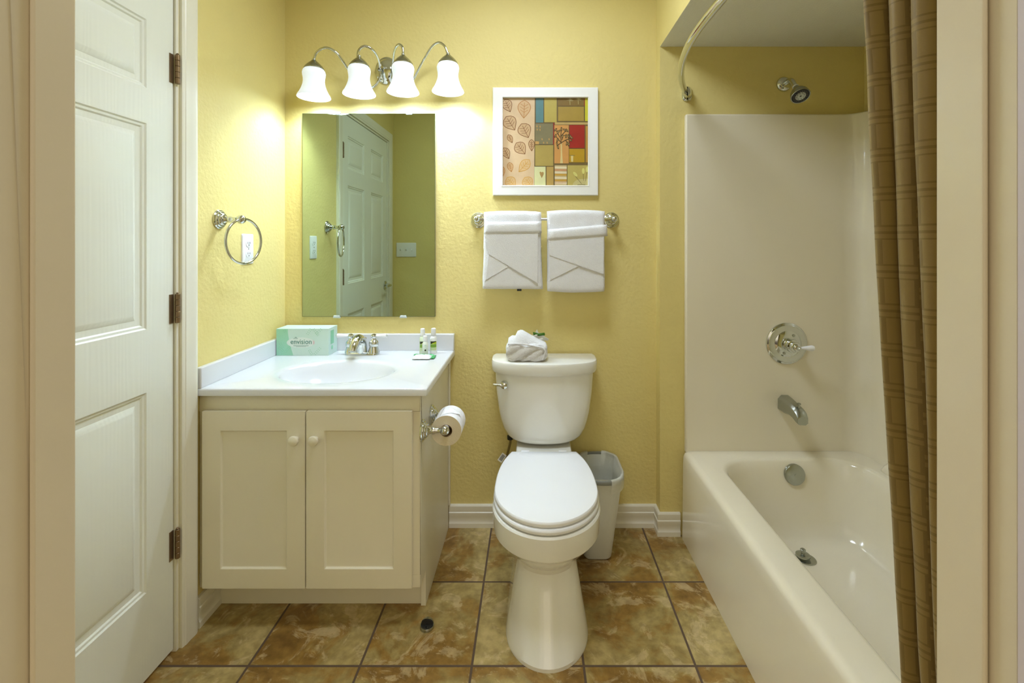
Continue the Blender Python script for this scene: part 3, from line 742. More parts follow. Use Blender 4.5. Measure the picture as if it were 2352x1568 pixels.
# tree
apoly([(1002, 1120), (1046, 1120), (1036, 1000), (1030, 800), (1010, 800), (1012, 1000)], (222, 204, 140), .0006)
DK = (86, 66, 34)
for pl in ([(1020, 820), (1012, 700), (1024, 580)], [(1012, 790), (965, 740), (930, 690)], [(1016, 800), (970, 840), (962, 886)], [(1024, 800), (1090, 760), (1170, 730)], [(1014, 700), (1060, 650), (1110, 600)], [(1000, 720), (960, 640), (920, 590)], [(1090, 760), (1120, 820), (1140, 840)], [(1030, 760), (1050, 690), (1086, 690)]):
    aline(pl, 12, DK, .0008)
for x, y, an in ((1024, 590, 1.6), (985, 625, .8), (1075, 605, 2.4), (1110, 610, 2.2), (930, 600, .8), (930, 695, 1.2), (965, 640, 1.5), (962, 760, 1.2), (955, 820, 1.8), (1040, 700, 1.5), (1095, 700, 1.5), (1165, 705, 2.0), (1180, 720, 2.4), (1160, 760, 2.6), (1110, 815, 1.2), (1140, 825, 1.3), (968, 870, 1.9), (1130, 700, 1.7)):
    P = [(x+34*math.cos(an)*c_-15*math.sin(an)*s_, y-(34*math.sin(an)*c_+15*math.cos(an)*s_)) for c_, s_ in [(math.cos(q), math.sin(q)) for q in [2*PI*i/10 for i in range(10)]]]
    apoly(P, DK, .0009); apoly([(x+(p[0]-x)*.55, y+(p[1]-y)*.55) for p in P], (158, 132, 74), .0010)
# cup
apoly([(1150, 992), (1236, 992), (1236, 1004), (1150, 1004)], (150, 128, 60), .0005); apoly([(1172, 1004), (1208, 1004), (1206, 1096), (1176, 1096)], (222, 204, 140), .0005)
# seed heads
apoly([(1200, 1466)]+[(1330+130*math.cos(PI-a), 1466-100*math.sin(a)) for a in [PI/2*i/8 for i in range(9)]]+[(1440, 1358), (1440, 1466)], (206, 194, 132), .0005)
for x, y, bx_, by_, an in ((1240, 1290, 1340, 1440, 2.3), (1365, 1240, 1370, 1390, 1.6), (1425, 1215, 1400, 1400, 1.4)):
    aline([(x, y+30), (bx_, by_)], 5, (100, 84, 50), .0007)
    apoly([(x+46*math.cos(an)*math.cos(q)-22*math.sin(an)*math.sin(q), y-46*math.sin(an)*math.cos(q)-22*math.cos(an)*math.sin(q)) for q in [2*PI*i/12 for i in range(12)]], (224, 220, 130), .0008)
for k in range(7): apoly([(1276+k*18, 1450), (1288+k*18, 1450), (1288+k*18, 1458), (1276+k*18, 1458)], (40, 32, 24), .0009)
# leaves on the cream strip
def leaf(x, y, L_, Wd, an, c, h=.0006):
    O = []
    for s in (1, -1):
        for i in range(9):
            tt = i/8 if s == 1 else 1-i/8
            q = Wd*math.sin(PI*tt**.75)*s; O.append((tt*L_-L_/2, q))
    P = [(x+a*math.cos(an)-b*math.sin(an), y+a*math.sin(an)+b*math.cos(an)) for a, b in O]
    fill = tuple(int(v*.16+w_*.84) for v, w_ in zip(c, (226, 194, 150)))
    apoly(P[:-1], fill, h-.0001); aline(P+[P[0]], 9, c, h)
    ex = lambda a, b: (x+a*math.cos(an)-b*math.sin(an), y+a*math.sin(an)+b*math.cos(an))
    aline([ex(-L_*.36, 0), ex(L_*.46, 0)], 7, c, h+.0001)
    for k in (-.15, .02, .18):
        for s in (1, -1): aline([ex(L_*k, 0), ex(L_*k-L_*.14, s*Wd*.62)], 6, c, h+.0001)
BR, OR, GO = (134, 84, 34), (190, 126, 54), (216, 160, 62)
for a in ((180, 225, 210, 78, 1.15, BR), (440, 280, 280, 100, 1.62, OR), (225, 500, 250, 105, 1.0, BR), (452, 615, 240, 105, 1.1, BR), (222, 740, 140, 40, 1.1, BR), (385, 890, 220, 92, .9, BR), (556, 840, 180, 46, 1.55, BR), (160, 965, 190, 62, 1.1, BR), (224, 1180, 150, 46, 1.35, OR), (440, 1160, 250, 76, 2.3, GO), (108, 1250, 150, 30, 1.6, OR), (235, 1420, 200, 84, .9, GO), (500, 1420, 190, 86, 1.0, GO)):
    leaf(*a)
m.build('print', None, t, smooth=0)

# ------------------------------------------------------------------ towel bar and hand towels
BY, BZ = 2.092, 1.412
t = thing('towel_bar', 'chrome towel bar on the back wall holding two white towels', 'towel bar', (.06, YB, BZ))
for x in (-.247, .366):
    m = MB(); o3 = (x, YB-.0005, BZ); m.lathe(ROS, o3, (0, -1, 0), seg=40); ro = m.build('rosette', M['chrome'], t)
    m = MB(); m.lathe([(r, min(h, .064)) for r, h in POST], o3, (0, -1, 0), seg=28); m.sphere((x, BY, BZ), .0155, 22); m.build('post', M['chrome'], ro)
m = MB(); m.lathe([(.0068, 0), (.0068, .612)], (-.2465, BY, BZ), (1, 0, 0), seg=24); m.build('bar', M['chrome'], t)

def hand_towel(label, x0, x1, zt, zb, zb2, cuff, dia, tagx=None, seed=0, bot=None):
    t = thing('hand_towel', label, 'towel', ((x0+x1)/2, BY, zb), 'white hand towels folded over the towel bar')
    def zbot(u): return zb+(zb2-zb)*u+(bot or 0)*math.sin(PI*u)
    NX, m = 40, MB()
    rings = []
    for i in range(NX+1):
        u = i/NX; e = min(u, 1-u); q = min(1, (e/.035))**.5 if e < .035 else 1
        thk = .55+.45*q
        X = x0+(x1-x0)*u
        prof = []
        zb_ = zbot(u)
        ztop = zt-.006*abs(2*u-1)**3
        H = ztop-zb_
        # closed cross-section: front bottom -> front top -> over -> back bottom -> inner
        fy, by_ = BY-.0235*thk, BY+.0235*thk
        for k in range(24): prof.append((fy-.006*math.sin(PI*k/23)*.4-.006*(1-k/23), zb_+.008+(H-.03)*k/23))
        for k in range(1, 8): a = PI*k/8; prof.append((BY-(BY-fy)*math.cos(a), ztop-.022+.022*math.sin(a)))
        for k in range(10): prof.append((by_, ztop-.022-(H-.06)*k/9))
        prof.append((by_-.009, zb_+.035)); prof.append((BY+.010, zb_+.03)); prof.append((BY+.006, zb_+.004)); prof.append((BY-.010, zb_)); prof.append((fy, zb_+.002))
        ring = []
        for (y, z) in prof:
            nz = noise.noise(Vector((X*26, z*20, seed)))*.0022+noise.noise(Vector((X*90, z*90, seed+3)))*.0009
            sx = (u-.5)*2; wob = noise.noise(Vector((seed*2.1, z*14, sx*1.5)))*.004*abs(sx)**2 - (.004 if z < zb_+.18 and z > zb_+.12 else 0)*sx*abs(sx)*.6
            sp = .006*(1-(z-zb_)/H)*sx if seed == 1 else -.003*(1-(z-zb_)/H)*sx
            ring.append((X+wob+sp, y-nz*(1 if y < BY else -1), z+nz*.5))
        rings.append(ring)
    m.loft(rings); m.build('towel_body', M['towel'], t, smooth=70)
    FYT = BY-.0235-.0068
    def slab(name, poly, thk, y0=FYT, nsub=6, puff=.5):
        """soft slab: polygon (x,z) grid-filled quad, front bulged"""
        a, b, c_, d = [Vector(p) for p in poly]
        K1, K2 = 22, 8; front = []; mm = MB()
        rr = []
        for i in range(K1+1):
            r = []
            for side in (0, 1):
                for j in (range(K2+1) if side == 0 else range(K2-1, 0, -1)):
                    s = j/K2; u = i/K1
                    p = (a*(1-u)+b*u)*(1-s)+(d*(1-u)+c_*u)*s
                    e = min(1, min(u, 1-u)/.03)**.5*max(0, 1-abs(2*s-1)**4)**.5
                    if side == 0: y = y0-.0006-thk*e
                    else: y = y0+.004
                    nz = noise.noise(Vector((p.x*40, p.y*40, seed+9)))*.0012
                    r.append((p.x+nz, y-nz*.6, p.y+nz))
            rr.append(r)
        mm.loft(rr); return mm.build(name, M['towel'], t, smooth=60)
    slab('cuff', cuff, .0125)
    (p0, p1, p2, p3) = dia
    def panel(poly, y0, thk):
        mm = MB(); K_ = 10; a, b, c_, d = [Vector(p) for p in poly]
        f0 = []; 
        for i in range(K_+1):
            r = []
            for j in range(K_+1):
                u, v = i/K_, j/K_; p = (a*(1-u)+b*u)*(1-v)+(d*(1-u)+c_*u)*v
                r.append((p.x, y0-thk-.0007*noise.noise(Vector((p.x*50, p.y*50, seed+4))), p.y))
            f0.append(r)
        V0 = [[mm.v(p) for p in r] for r in f0]; V1 = [[mm.v((p[0], y0+.006, p[2])) for p in r] for r in f0]
        for i in range(K_):
            for j in range(K_):
                mm.face([V0[i][j], V0[i+1][j], V0[i+1][j+1], V0[i][j+1]]); mm.face([V1[i][j], V1[i+1][j], V1[i+1][j+1], V1[i][j+1]])
        for k in range(K_):
            mm.face([V0[k][0], V0[k+1][0], V1[k+1][0], V1[k][0]]); mm.face([V0[k][K_], V0[k+1][K_], V1[k+1][K_], V1[k][K_]])
            mm.face([V0[0][k], V0[0][k+1], V1[0][k+1], V1[0][k]]); mm.face([V0[K_][k], V0[K_][k+1], V1[K_][k+1], V1[K_][k]])
        mm.build('flap', M['towel'], t, smooth=50, bevel=.0016)
    cx0, cx1, czb = cuff[0][0], cuff[1][0], (cuff[0][1]+cuff[1][1])/2
    zlast = p1[1]
    panel([(p2[0]-.002, p2[1]), p3, ((p0[0]+p3[0])/2, (p0[1]+p3[1])/2+.004), (p0[0]-.004, p0[1]+.002)], FYT-.0002, .0030)
    panel([(p0[0]-.003, p0[1]), p1, (p1[0]+.001, czb+.01), (x0+.004, czb+.01)], FYT-.0026, .0034)
    if tagx is not None:
        mm = MB(); mm.box(tagx-.010, tagx+.010, BY-.014, BY-.012, zb-.009, zb+.010); mm.build('care_tag', M['darkgrey'], t)
FT = 2.065
def zz(px_, py_): p = at(px_, py_, FT); return (p.x, p.z)
def zb6(u, v): return zz(1080+u/6.533, 470+v/6.533)
hand_towel('left white hand towel with a dark care tag at its lower edge', zb6(205, 0)[0], zb6(1062, 0)[0], zb6(0, 85)[1], zb6(0, 1268)[1], zb6(0, 1272)[1],
           [zb6(212, 440), zb6(1070, 430), zb6(1068, 248), zb6(214, 262)], (zb6(290, 745), zb6(1015, 1180), zb6(232, 1138), zb6(580, 930)), tagx=zb6(735, 0)[0], seed=1)
hand_towel('right white hand towel, hanging slightly lower than its neighbour', zb6(1150, 0)[0], zb6(2030, 0)[0], zb6(0, 72)[1], zb6(0, 1302)[1], zb6(0, 1305)[1],
           [zb6(1150, 535), zb6(2060, 470), zb6(2050, 295), zb6(1160, 372)], (zb6(1200, 760), zb6(2000, 1045), zb6(1205, 1135), zb6(1632, 918)), seed=5, bot=-.006)

# ------------------------------------------------------------------ toilet paper
HX = CX1; RXc, RZc = -.303, .655
t = thing('toilet_paper_holder', 'chrome two-post paper holder on the side of the vanity', 'toilet paper holder', (HX, 1.71, .655))
for y in (1.636, 1.786):
    m = MB(); o3 = (HX+.0005, y, RZc); m.lathe([(.0375, 0)]+[(r*1.06, h) for r, h in ROS], o3, (1, 0, 0), seg=40); ro = m.build('rosette', M['chrome'], t)
    m = MB(); m.lathe(POST, o3, (1, 0, 0), seg=26); m.sphere((RXc, y, RZc), .0158, 22); m.build('post', M['chrome'], ro)
m = MB(); m.lathe([(.0095, 0), (.0095, .13)], (RXc, 1.646, RZc), (0, 1, 0), seg=20); m.build('spindle', M['plastic'], t)
cz = RZc-.0105; y0r, y1r, RR = 1.660, 1.764, .0535
t = thing('toilet_paper_roll', 'white toilet paper roll with folded point on the chrome holder', 'toilet paper', (RXc, 1.712, cz))
m = MB(); n = 56
def ringc(r, y): return [(RXc+r*math.cos(2*PI*i/n), y, cz+r*math.sin(2*PI*i/n)) for i in range(n)]
m.use(M['paperend']).loft([ringc(.0215, y0r), ringc(RR, y0r)], False, False); m.loft([ringc(.0215, y1r), ringc(RR, y1r)], False, False)
m.use(M['paper']).loft([ringc(RR, y0r), ringc(RR, y1r)], False, False); m.build('paper', None, t, smooth=50)
m = MB(); m.use(M['card']).loft([ringc(.0213, y0r+.0005), ringc(.0213, y1r-.0005), ringc(.0200, y1r-.0005), ringc(.0200, y0r+.0005), ringc(.0213, y0r+.0005)], False, False); m.build('core', None, t)
m = MB(); R1 = RR+.0008
def on_roll(a, y, r=R1): return Vector((RXc+r*math.cos(a), y, cz+r*math.sin(a)))
rows = []
for i in range(13):
    q = i/12; a = math.radians(118-78*q); wd = (1-q)*.5
    yc = 1.712-.006*q
    rows.append([on_roll(a, yc+(s_-.5)*2*wd*(y1r-y0r)*.98, R1+.0012*math.sin(PI*q)+max(0, q-.75)*.03) for s_ in [k/8 for k in range(9)]])
m.loft(rows, False, False, closed=False)
o = m.build('folded_point', M['paper'], t, smooth=60); sd = o.modifiers.new('thick', 'SOLIDIFY'); sd.thickness = .0006

# ------------------------------------------------------------------ toilet
TXc = .050
W = thing('toilet', 'white two-piece toilet with closed lid beside the vanity', 'toilet', (TXc, 1.78, 0))
def egg(z, yf, yc, yb, hw, bhw, n=28, k=12, full=0):
    pts = []
    for i in range(n+1):
        a = PI+PI*i/n; pts.append((TXc+hw*math.cos(a), yc+(yc-yf)*math.sin(a), z))
    for i in range(1, k+1):
        q = i/k; s = q**2.6 if full else q*q*(3-2*q); pts.append((TXc+hw+(bhw-hw)*s, yc+(yb-yc)*q, z))
    for i in range(1, 6): pts.append((TXc+bhw-2*bhw*i/6, yb, z))
    for i in range(k, 0, -1):
        q = i/k; s = q**2.6 if full else q*q*(3-2*q); pts.append((TXc-hw-(bhw-hw)*s, yc+(yb-yc)*q, z))
    return pts
m = MB()
m.loft([egg(0.0005, 1.428, 1.600, 2.03, .139, .128), egg(.012, 1.428, 1.600, 2.03, .139, .128), egg(.045, 1.448, 1.605, 2.03, .132, .124), egg(.10, 1.482, 1.615, 2.03, .122, .118), egg(.16, 1.515, 1.625, 2.03, .112, .112),
        egg(.200, 1.534, 1.635, 2.03, .105, .108), egg(.222, 1.538, 1.640, 2.03, .104, .106), egg(.240, 1.532, 1.645, 2.03, .110, .104), egg(.262, 1.508, 1.65, 2.03, .128, .104), egg(.285, 1.482, 1.655, 2.03, .149, .104), egg(.305, 1.462, 1.655, 2.03, .166, .105), egg(.3195, 1.4505, 1.655, 2.03, .178, .105),
        egg(.3215, 1.4475, 1.655, 2.03, .1815, .105), egg(.325, 1.4455, 1.655, 2.03, .184, .105), egg(.360, 1.445, 1.655, 2.04, .1875, .107), egg(.392, 1.447, 1.655, 2.05, .188, .110), egg(.398, 1.452, 1.655, 2.05, .184, .108)])
m.build('bowl', M['porc'], W, smooth=24)
m = MB(); m.loft([[(x, y, z) for x, y in rrect(TXc-.118+q, TXc+.118-q, 1.955+q, 2.14-q, .03, 6)] for q, z in ((.012, .30), (0, .36), (0, .425), (.004, .4305))]); m.build('deck', M['porc'], W, smooth=40)
def egg_slab(name, z0, z1, g, yf, hw, mt, ybk=1.962, dome=0):
    m = MB()
    R = lambda q, z: egg(z, yf+q, 1.680, ybk-q*.5, hw-q, .138-q, full=1)
    rr = [R(.004, z0), R(.001, z0+.003), R(0, (z0+z1)/2), R(.001, z1-.0045), R(.004, z1-.0012), R(.010, z1)]
    if dome: rr += [R(.034, z1+.0004), R(.040, z1+dome), R(.10, z1+dome*1.6)]
    m.loft(rr); return m.build(name, mt, W, smooth=35)
egg_slab('seat', .4005, .4185, 0, 1.452, .187, M['seat'])
egg_slab('lid', .4200, .4385, 0, 1.460, .1845, M['seat'], dome=.0015)
for s in (-1, 1):
    m = MB(); m.lathe([(.012, 0), (.013, .004), (.013, .03), (.012, .034)], (TXc+s*.078-.017, 1.974, .424), (1, 0, 0), seg=18); m.build('lid_hinge', M['seat'], W)
def tank_ring(z, hw, yf, bul, yb=2.150, p=7, n=40):
    out = []
    for i in range(n+1):
        s = math.sin(-PI/2+PI*i/n); x = hw*s
        yfx = yf+bul*s*s; out.append((TXc+.004+x, yb-(yb-yfx)*max(0, 1-abs(s)**p)**(1/p) if abs(s) < 1 else yb-.02, z))
    out[0] = (TXc+.004-hw, yb-.02, z); out[-1] = (TXc+.004+hw, yb-.02, z)
    out += [(TXc+.004+hw-.006, yb, z), (TXc+.004-hw+.006, yb, z)]
    return out
m = MB()
m.loft([tank_ring(z, h, yf, b) for z, h, yf, b in ((.4450, .105, 2.015, .02), (.4475, .128, 2.006, .03), (.456, .148, 1.998, .036), (.470, .164, 1.992, .04), (.500, .181, 1.987, .044), (.535, .192, 1.984, .046), (.570, .200, 1.982, .048), (.650, .211, 1.980, .050), (.725, .216, 1.978, .052), (.745, .2165, 1.978, .052))])
m.build('tank', M['porc'], W, smooth=40)
m = MB()
m.loft([tank_ring(z, h, yf, b, 2.156) for z, h, yf, b in ((.7455, .220, 1.973, .052), (.748, .2275, 1.966, .052), (.756, .2315, 1.962, .053), (.790, .2325, 1.960, .053), (.797, .2300, 1.963, .052), (.800, .2235, 1.970, .050))])
m.build('tank_lid', M['porc'], W, smooth=40)
lx, ly, lz = -.118, 1.992, .704
m = MB(); m.lathe([(.017, .0), (.017, .008), (.0165, .018), (.013, .026), (.006, .029)], (lx, ly+.016, lz), (0, -1, 0), seg=24)
m.tube(smooth_path([(lx, ly-.004, lz), (lx-.018, ly-.006, lz+.002), (lx-.046, ly-.002, lz+.003)]), [.0065]*9+[.0048]*8, 14); m.build('flush_lever', M['chrome'], W)
m = MB()
for s in (-1, 1): m.lathe([(.014, 0), (.014, .006), (.009, .014), (.002, .016)], (TXc+s*.150, 1.80, .0005), seg=18)
# supply line
t = thing('supply_valve', 'chrome water supply valve with white tag behind the left of the toilet', 'valve', (-.13, YB, .20))
m.bm.free()
m = MB(); m.lathe([(.024, 0), (.024, .004), (.010, .007), (.009, .045)], (-.120, YB-.0005, .18), (0, -1, 0), seg=22); m.lathe([(.012, 0), (.012, .035), (.007, .036), (.007, .05)], (-.120, YB-.05, .17), (0, 0, 1), seg=18)
m.lathe([(.008, 0), (.014, .004), (.015, .014), (.008, .018)], (-.120, YB-.062, .19), (0, -1, 0), seg=16); m.build('valve_body', M['chrome'], t)
m = MB(); m.tube(smooth_path([(-.120, YB-.05, .222), (-.122, YB-.05, .27), (-.112, YB-.055, .35), (-.098, YB-.06, .41), (-.098, YB-.06, .428)]), .0055, 12); m.build('supply_hose', M['brasspipe'], t)
m = MB(); m.lathe([(.013, 0), (.014, .016), (.009, .018)], (-.098, YB-.06, .4265), seg=12); m.build('hose_nut', M['black'], t)
tg = MB(); tc_ = at(1153, 1051, 2.10); d1 = Vector((.0115, 0, .0165)); d2 = Vector((-.009, .001, .0065))
tg.use(M['plastic']).prism([tc_+d1+d2, tc_+d1-d2, tc_-d1-d2, tc_-d1+d2], (0, .0008, 0))
tg.use(M['darkgrey'])
for k in range(7):
    q = tc_+d1*(.62-.2*k)+Vector((0, -.0003, 0)); tg.poly([q+d2*.65+d1*.06, q-d2*.65+d1*.06, q-d2*.65-d1*.05, q+d2*.65-d1*.05])
tg.build('tag', None, t, smooth=0)
m = MB(); m.tube([tc_+Vector((.004, .004, -.012)), (-.122, YB-.05, .30)], .001, 8); m.build('tag_tie', M['plastic'], t)

# ------------------------------------------------------------------ folded washcloth with soap on the tank
t = thing('washcloth', 'white folded washcloth bundle sitting on the toilet tank lid', 'towel', (-.022, 2.04, .80))
def cloth_box(m, x0, x1, y0, y1, z0, z1, wr, seed, topf=None, nu=40, nv=22):
    """rounded block with wrinkles"""
    c = Vector(((x0+x1)/2, (y0+y1)/2, (z0+z1)/2)); h = Vector(((x1-x0)/2, (y1-y0)/2, (z1-z0)/2))
    rings = []
    for j in range(1, nv):
        ph = PI*j/nv; r = []
        for i in range(nu):
            a = 2*PI*i/nu
            d = Vector((math.sin(ph)*math.cos(a), math.sin(ph)*math.sin(a), -math.cos(ph)))
            p = 5.0
            s = (abs(d.x)**p+abs(d.y)**p+abs(d.z)**p)**(-1/p)
            q = Vector((c.x+h.x*d.x*s, c.y+h.y*d.y*s, c.z+h.z*d.z*s))
            if topf and d.z > 0: q.z += topf((q.x-x0)/(x1-x0))*(d.z*s)
            if d.y*s < -.6:
                k = noise.noise(Vector(((q.x*38+q.z*-60)*1.0, q.z*6, seed)))
                q.y += wr*k*2.4
            q += d*noise.noise(q*45+Vector((seed, 0, 0)))*wr*.5
            q.z = max(q.z, z0)
            r.append(q)
        rings.append(r)
    m.loft(rings)
m = MB(); cloth_box(m, -.112, .066, 1.992, 2.085, .8003, .879, .006, 2); m.build('folded_body', M['towel'], t, smooth=80)
m = MB()
def tri_top(): 
    P0 = []
    prof = [(-.104, .872), (-.100, .895), (-.085, .905), (-.072, .906), (-.064, .925), (-.050, .930), (-.040, .929), (-.020, .917), (.005, .901), (.035, .886), (.058, .876)]
    rings = []
    for k in range(9):
        q = k/8; y = 2.004+.07*q
        sc = [.30, .72, .9, .98, 1, .98, .9, .7, .3][k]
        rings.append([(x+.004*noise.noise(Vector((x*40, y*40, 1))), y, .868+(z-.868)*sc+.003*noise.noise(Vector((x*60, y*60, 5)))) for x, z in prof]+[(.055, y, .866), (-.10, y, .866)])
    return rings
m.loft(tri_top()); m.build('folded_corner', M['towel'], t, smooth=80)
m = MB(); m.tube(smooth_path([(-.102, 1.994, .878), (-.06, 1.991, .880), (-.02, 1.990, .876), (.02, 1.990, .868), (.045, 1.990, .862), (.056, 1.990, .848), (.050, 1.990, .826), (.045, 1.991, .812)]), .0034, 10); m.build('hem', M['towel'], t, smooth=80)
M['filmleaf'] = mat('leaf_print_film', (78, 140, 30), .3, vary=.5, vscale=120); M['filmw'] = mat('white_film', (236, 236, 226), .35, bump=(60, .6, .004, 2))
t = thing('soap_packet', 'small crinkled soap packet with green leaf print tucked behind the washcloth', 'soap', (.045, 2.092, .88))
m = MB()
def strip(pts, w_, y):
    r0 = []; r1 = []
    for x, z in pts:
        r0.append((x, y-w_, z)); r1.append((x, y+w_, z+.004))
    m.loft([r0, r1], False, False, closed=False)
q = [(.0, .878), (.02, .892), (.04, .893), (.06, .880), (.07, .876)]
def blob(x0, x1, y0, y1, z0, z1, seed, n=18):
    mm = MB(); cloth_box(mm, x0, x1, y0, y1, z0, z1, .004, seed, nu=24, nv=14); return mm
blob(.002, .056, 2.0875, 2.106, .862, .902, 7).build('packet', M['filmw'], t, smooth=50)
mm = MB(); mm.loft([[(.004, 2.0865, .912), (.030, 2.0865, .906), (.055, 2.0865, .909), (.058, 2.0865, .900)], [(.006, 2.0865, .898), (.030, 2.0865, .894), (.052, 2.0865, .897), (.054, 2.0865, .895)]], False, False, closed=False)
o = mm.build('leaf_print', M['filmleaf'], t); sd = o.modifiers.new('thick', 'SOLIDIFY'); sd.thickness = .001
mm = MB(); pts = [(.012, .905), (.022, .922), (.030, .904)]; mm.prism([(x, 2.092, z) for x, z in pts], (0, .004, 0))
mm.prism([(.045, 2.086, .893), (.058, 2.083, .891), (.076, 2.086, .880), (.070, 2.090, .872), (.050, 2.090, .874)], (0, .003, 0)); mm.build('crimped_end', M['filmw'], t, bevel=.001)

# ------------------------------------------------------------------ waste bin
t = thing('waste_bin', 'slim white waste bin with clear liner behind the toilet', 'waste bin', (.27, 2.0, 0))
RB = (.205, .376, 1.880, 2.148); TB_ = (.215, .330, 1.935, 2.125)
ZR = .355
def binring(q, z, off=0, r=None):
    a = [TB_[i]+(RB[i]-TB_[i])*q for i in range(4)]
    rr_ = (.03+.045*q) if r is None else r
    return [(x, y, z) for x, y in rrect(a[0]-off, a[1]+off, a[2]-off, a[3]+off, rr_+off, 9)]
m = MB(); m.loft([binring(0, .001, -.006), binring(0.02, .008), binring(.5, ZR*.5), binring(.97, ZR-.012), binring(.97, ZR-.012, -.003), binring(.5, ZR*.5, -.003), binring(.03, .012, -.003)]); m.build('bin_body', M['bin'], t, smooth=50)
m = MB(); m.loft([binring(1, ZR-.018, .001), binring(1, ZR-.004, .004), binring(1, ZR, .001), binring(1, ZR-.002, -.004), binring(1, ZR-.016, -.002)], False, False); m.build('rim', M['binrim'], t, smooth=60)
m = MB()
R0 = [binring(1, ZR-.055, .003), binring(1, ZR-.020, .0055), binring(1, ZR-.002, .0070), binring(1, ZR+.004, .003), binring(1, ZR+.002, -.006), binring(.9, ZR-.06, -.008), binring(.75, ZR-.14, -.012), binring(.55, ZR-.22, -.02)]
R0 = [[Vector(p)+Vector((noise.noise(Vector(p)*30), noise.noise(Vector(p)*30+Vector((5, 0, 0))), noise.noise(Vector(p)*25+Vector((0, 9, 0)))))*(.003 if k < 5 else .008) for p in r] for k, r in enumerate(R0)]
RV = [[m.v(p) for p in r] for r in R0]; n = len(RV[0])
for k, (a, b) in enumerate(zip(RV, RV[1:])):
    for i in range(n):
        if k < 5:
            c_ = (R0[0][i]+R0[0][(i+1) % n])/2
            if c_.y < 1.90 and c_.x < .318 and k < 4: continue      # the liner has slipped off the rim here
            if c_.y > 2.13 and .25 < c_.x < .31: continue
        m.face([a[i], a[(i+1) % n], b[(i+1) % n], b[i]])
m.build('liner', M['liner'], t, smooth=70)

# ------------------------------------------------------------------ door stop
t = thing('door_stop', 'half-dome metal floor door stop with black rubber face, before the vanity', 'door stop', (-.357, 1.600, 0))
sx_, sy_ = -.357, 1.600
m = MB(); m.lathe([(.0235, .0005), (.0235, .008), (.0225, .010), (.002, .010)], (sx_, sy_, 0), seg=32)
m.lathe([(.0035, .0095), (.003, .011)], (sx_+.001, sy_-.010, 0), seg=12); m.build('base', M['nickel'], t)
m = MB(); rr = []
for k in range(8):
    a = PI/2*k/7; r = .0225*math.cos(a) if k < 7 else .001; z = .010+.019*math.sin(a)
    rr.append([(sx_+r*math.cos(PI*i/16), sy_+.001+r*math.sin(PI*i/16), z) for i in range(17)])
m.loft(rr); m.build('dome', M['nickel'], t, smooth=45)
m = MB(); m.prism([(sx_+.0205*math.cos(PI*i/16), sy_+.0008, .0102+.0175*math.sin(PI*i/16)) for i in range(17)], (0, -.004, 0)); m.build('rubber_face', M['black'], t)
ml = MB(); ml.lathe([(.0032, .0), (.0032, .0008)], (sx_, sy_-.012, .0104), seg=12); ml.build('screw', M['black'], t)

# ------------------------------------------------------------------ bathtub
U = thing('bathtub', 'bone white bathtub with moulded shower surround in the alcove', 'bathtub', (1.07, 1.33, 0))
AX, TX1, TYN, TYF, RZ = .668, 1.470, .585, 2.088, .388
def tr(x0, x1, y0, y1, r, z): return [(x, y, z) for x, y in rrect(x0, x1, y0, y1, r, 10)]
m = MB()
m.loft([tr(AX-.004, TX1, TYN, TYF, .012, .001), tr(AX-.001, TX1, TYN, TYF, .012, .33), tr(AX+.001, TX1, TYN, TYF, .014, RZ-.022), tr(AX+.005, TX1-.002, TYN+.003, TYF-.002, .018, RZ-.008), tr(AX+.016, TX1-.01, TYN+.012, TYF-.008, .022, RZ-.001), tr(AX+.028, TX1-.02, TYN+.02, TYF-.016, .03, RZ),
        tr(.768, 1.392, .70, 2.018, .15, RZ), tr(.776, 1.384, .71, 2.010, .145, RZ-.002), tr(.786, 1.374, .725, 2.000, .14, RZ-.012), tr(.795, 1.364, .75, 1.990, .135, RZ-.05),
        tr(.808, 1.352, .80, 1.972, .13, .25), tr(.822, 1.340, .86, 1.950, .125, .15), tr(.836, 1.325, .90, 1.930, .12, .105), tr(.862, 1.300, .94, 1.900, .11, .086), tr(.91, 1.25, 1.0, 1.85, .09, .080)], True, True)
m.build('tub', M['tub'], U, smooth=45)
m = MB()   # apron panel ridge
ZT2 = 1.877
def sur(path_in, path_out, z0, z1):
    pass
RR_ = .075
inn = [(.680, 2.078)]+[(TX1-.022-RR_+RR_*math.sin(a), 2.078-RR_+RR_*math.cos(a)) for a in [PI/2*i/10 for i in range(11)]]+[(TX1-.022, .60)]
out = [(.680, 2.1042)]+[(XR-.0015-.01+.01*math.sin(a), 2.1042-.01+.01*math.cos(a)) for a in [PI/2*i/10 for i in range(11)]]+[(XR-.0015, .60)]
loop = inn+out[::-1]
m.loft([[(x, y, RZ-.012) for x, y in loop], [(x, y, ZT2) for x, y in loop]])
m.build('surround', M['tub'], U, smooth=30, bevel=.007)
m = MB()   # moulded ledge where the tub meets the long wall
m.loft([[(1.40, 1.90, z0) for z0 in (RZ-.004,)]+[(1.455, 1.94, RZ-.004), (1.455, .62, RZ-.004), (1.40, .62, RZ-.004)], [(1.412, 1.885, RZ+.028), (1.455, 1.92, RZ+.028), (1.455, .62, RZ+.028), (1.412, .62, RZ+.028)]])
m.build('ledge', M['tub'], U, smooth=40, bevel=.012)
oc = Vector((1.107, 1.986, .330))
m = MB(); ax = Vector((0, -1, .12)).normalized(); m.lathe([(.0425, -.004), (.0425, .008), (.041, .011), (.036, .013), (.004, .0135)], oc, ax, seg=36); m.lathe([(.005, .013), (.005, .0145), (.002, .0145)], oc, ax, seg=14); op = m.build('overflow_plate', M['nickel'], U)
m = MB()
for k in range(9):
    a = math.radians(-112+k*4.5); p = oc+ax*.0140+Vector((.031*math.cos(a), 0, .031*math.sin(a))); m.box(p.x-.0009, p.x+.0009, p.y-.0004, p.y+.0004, p.z-.0012, p.z+.0012)
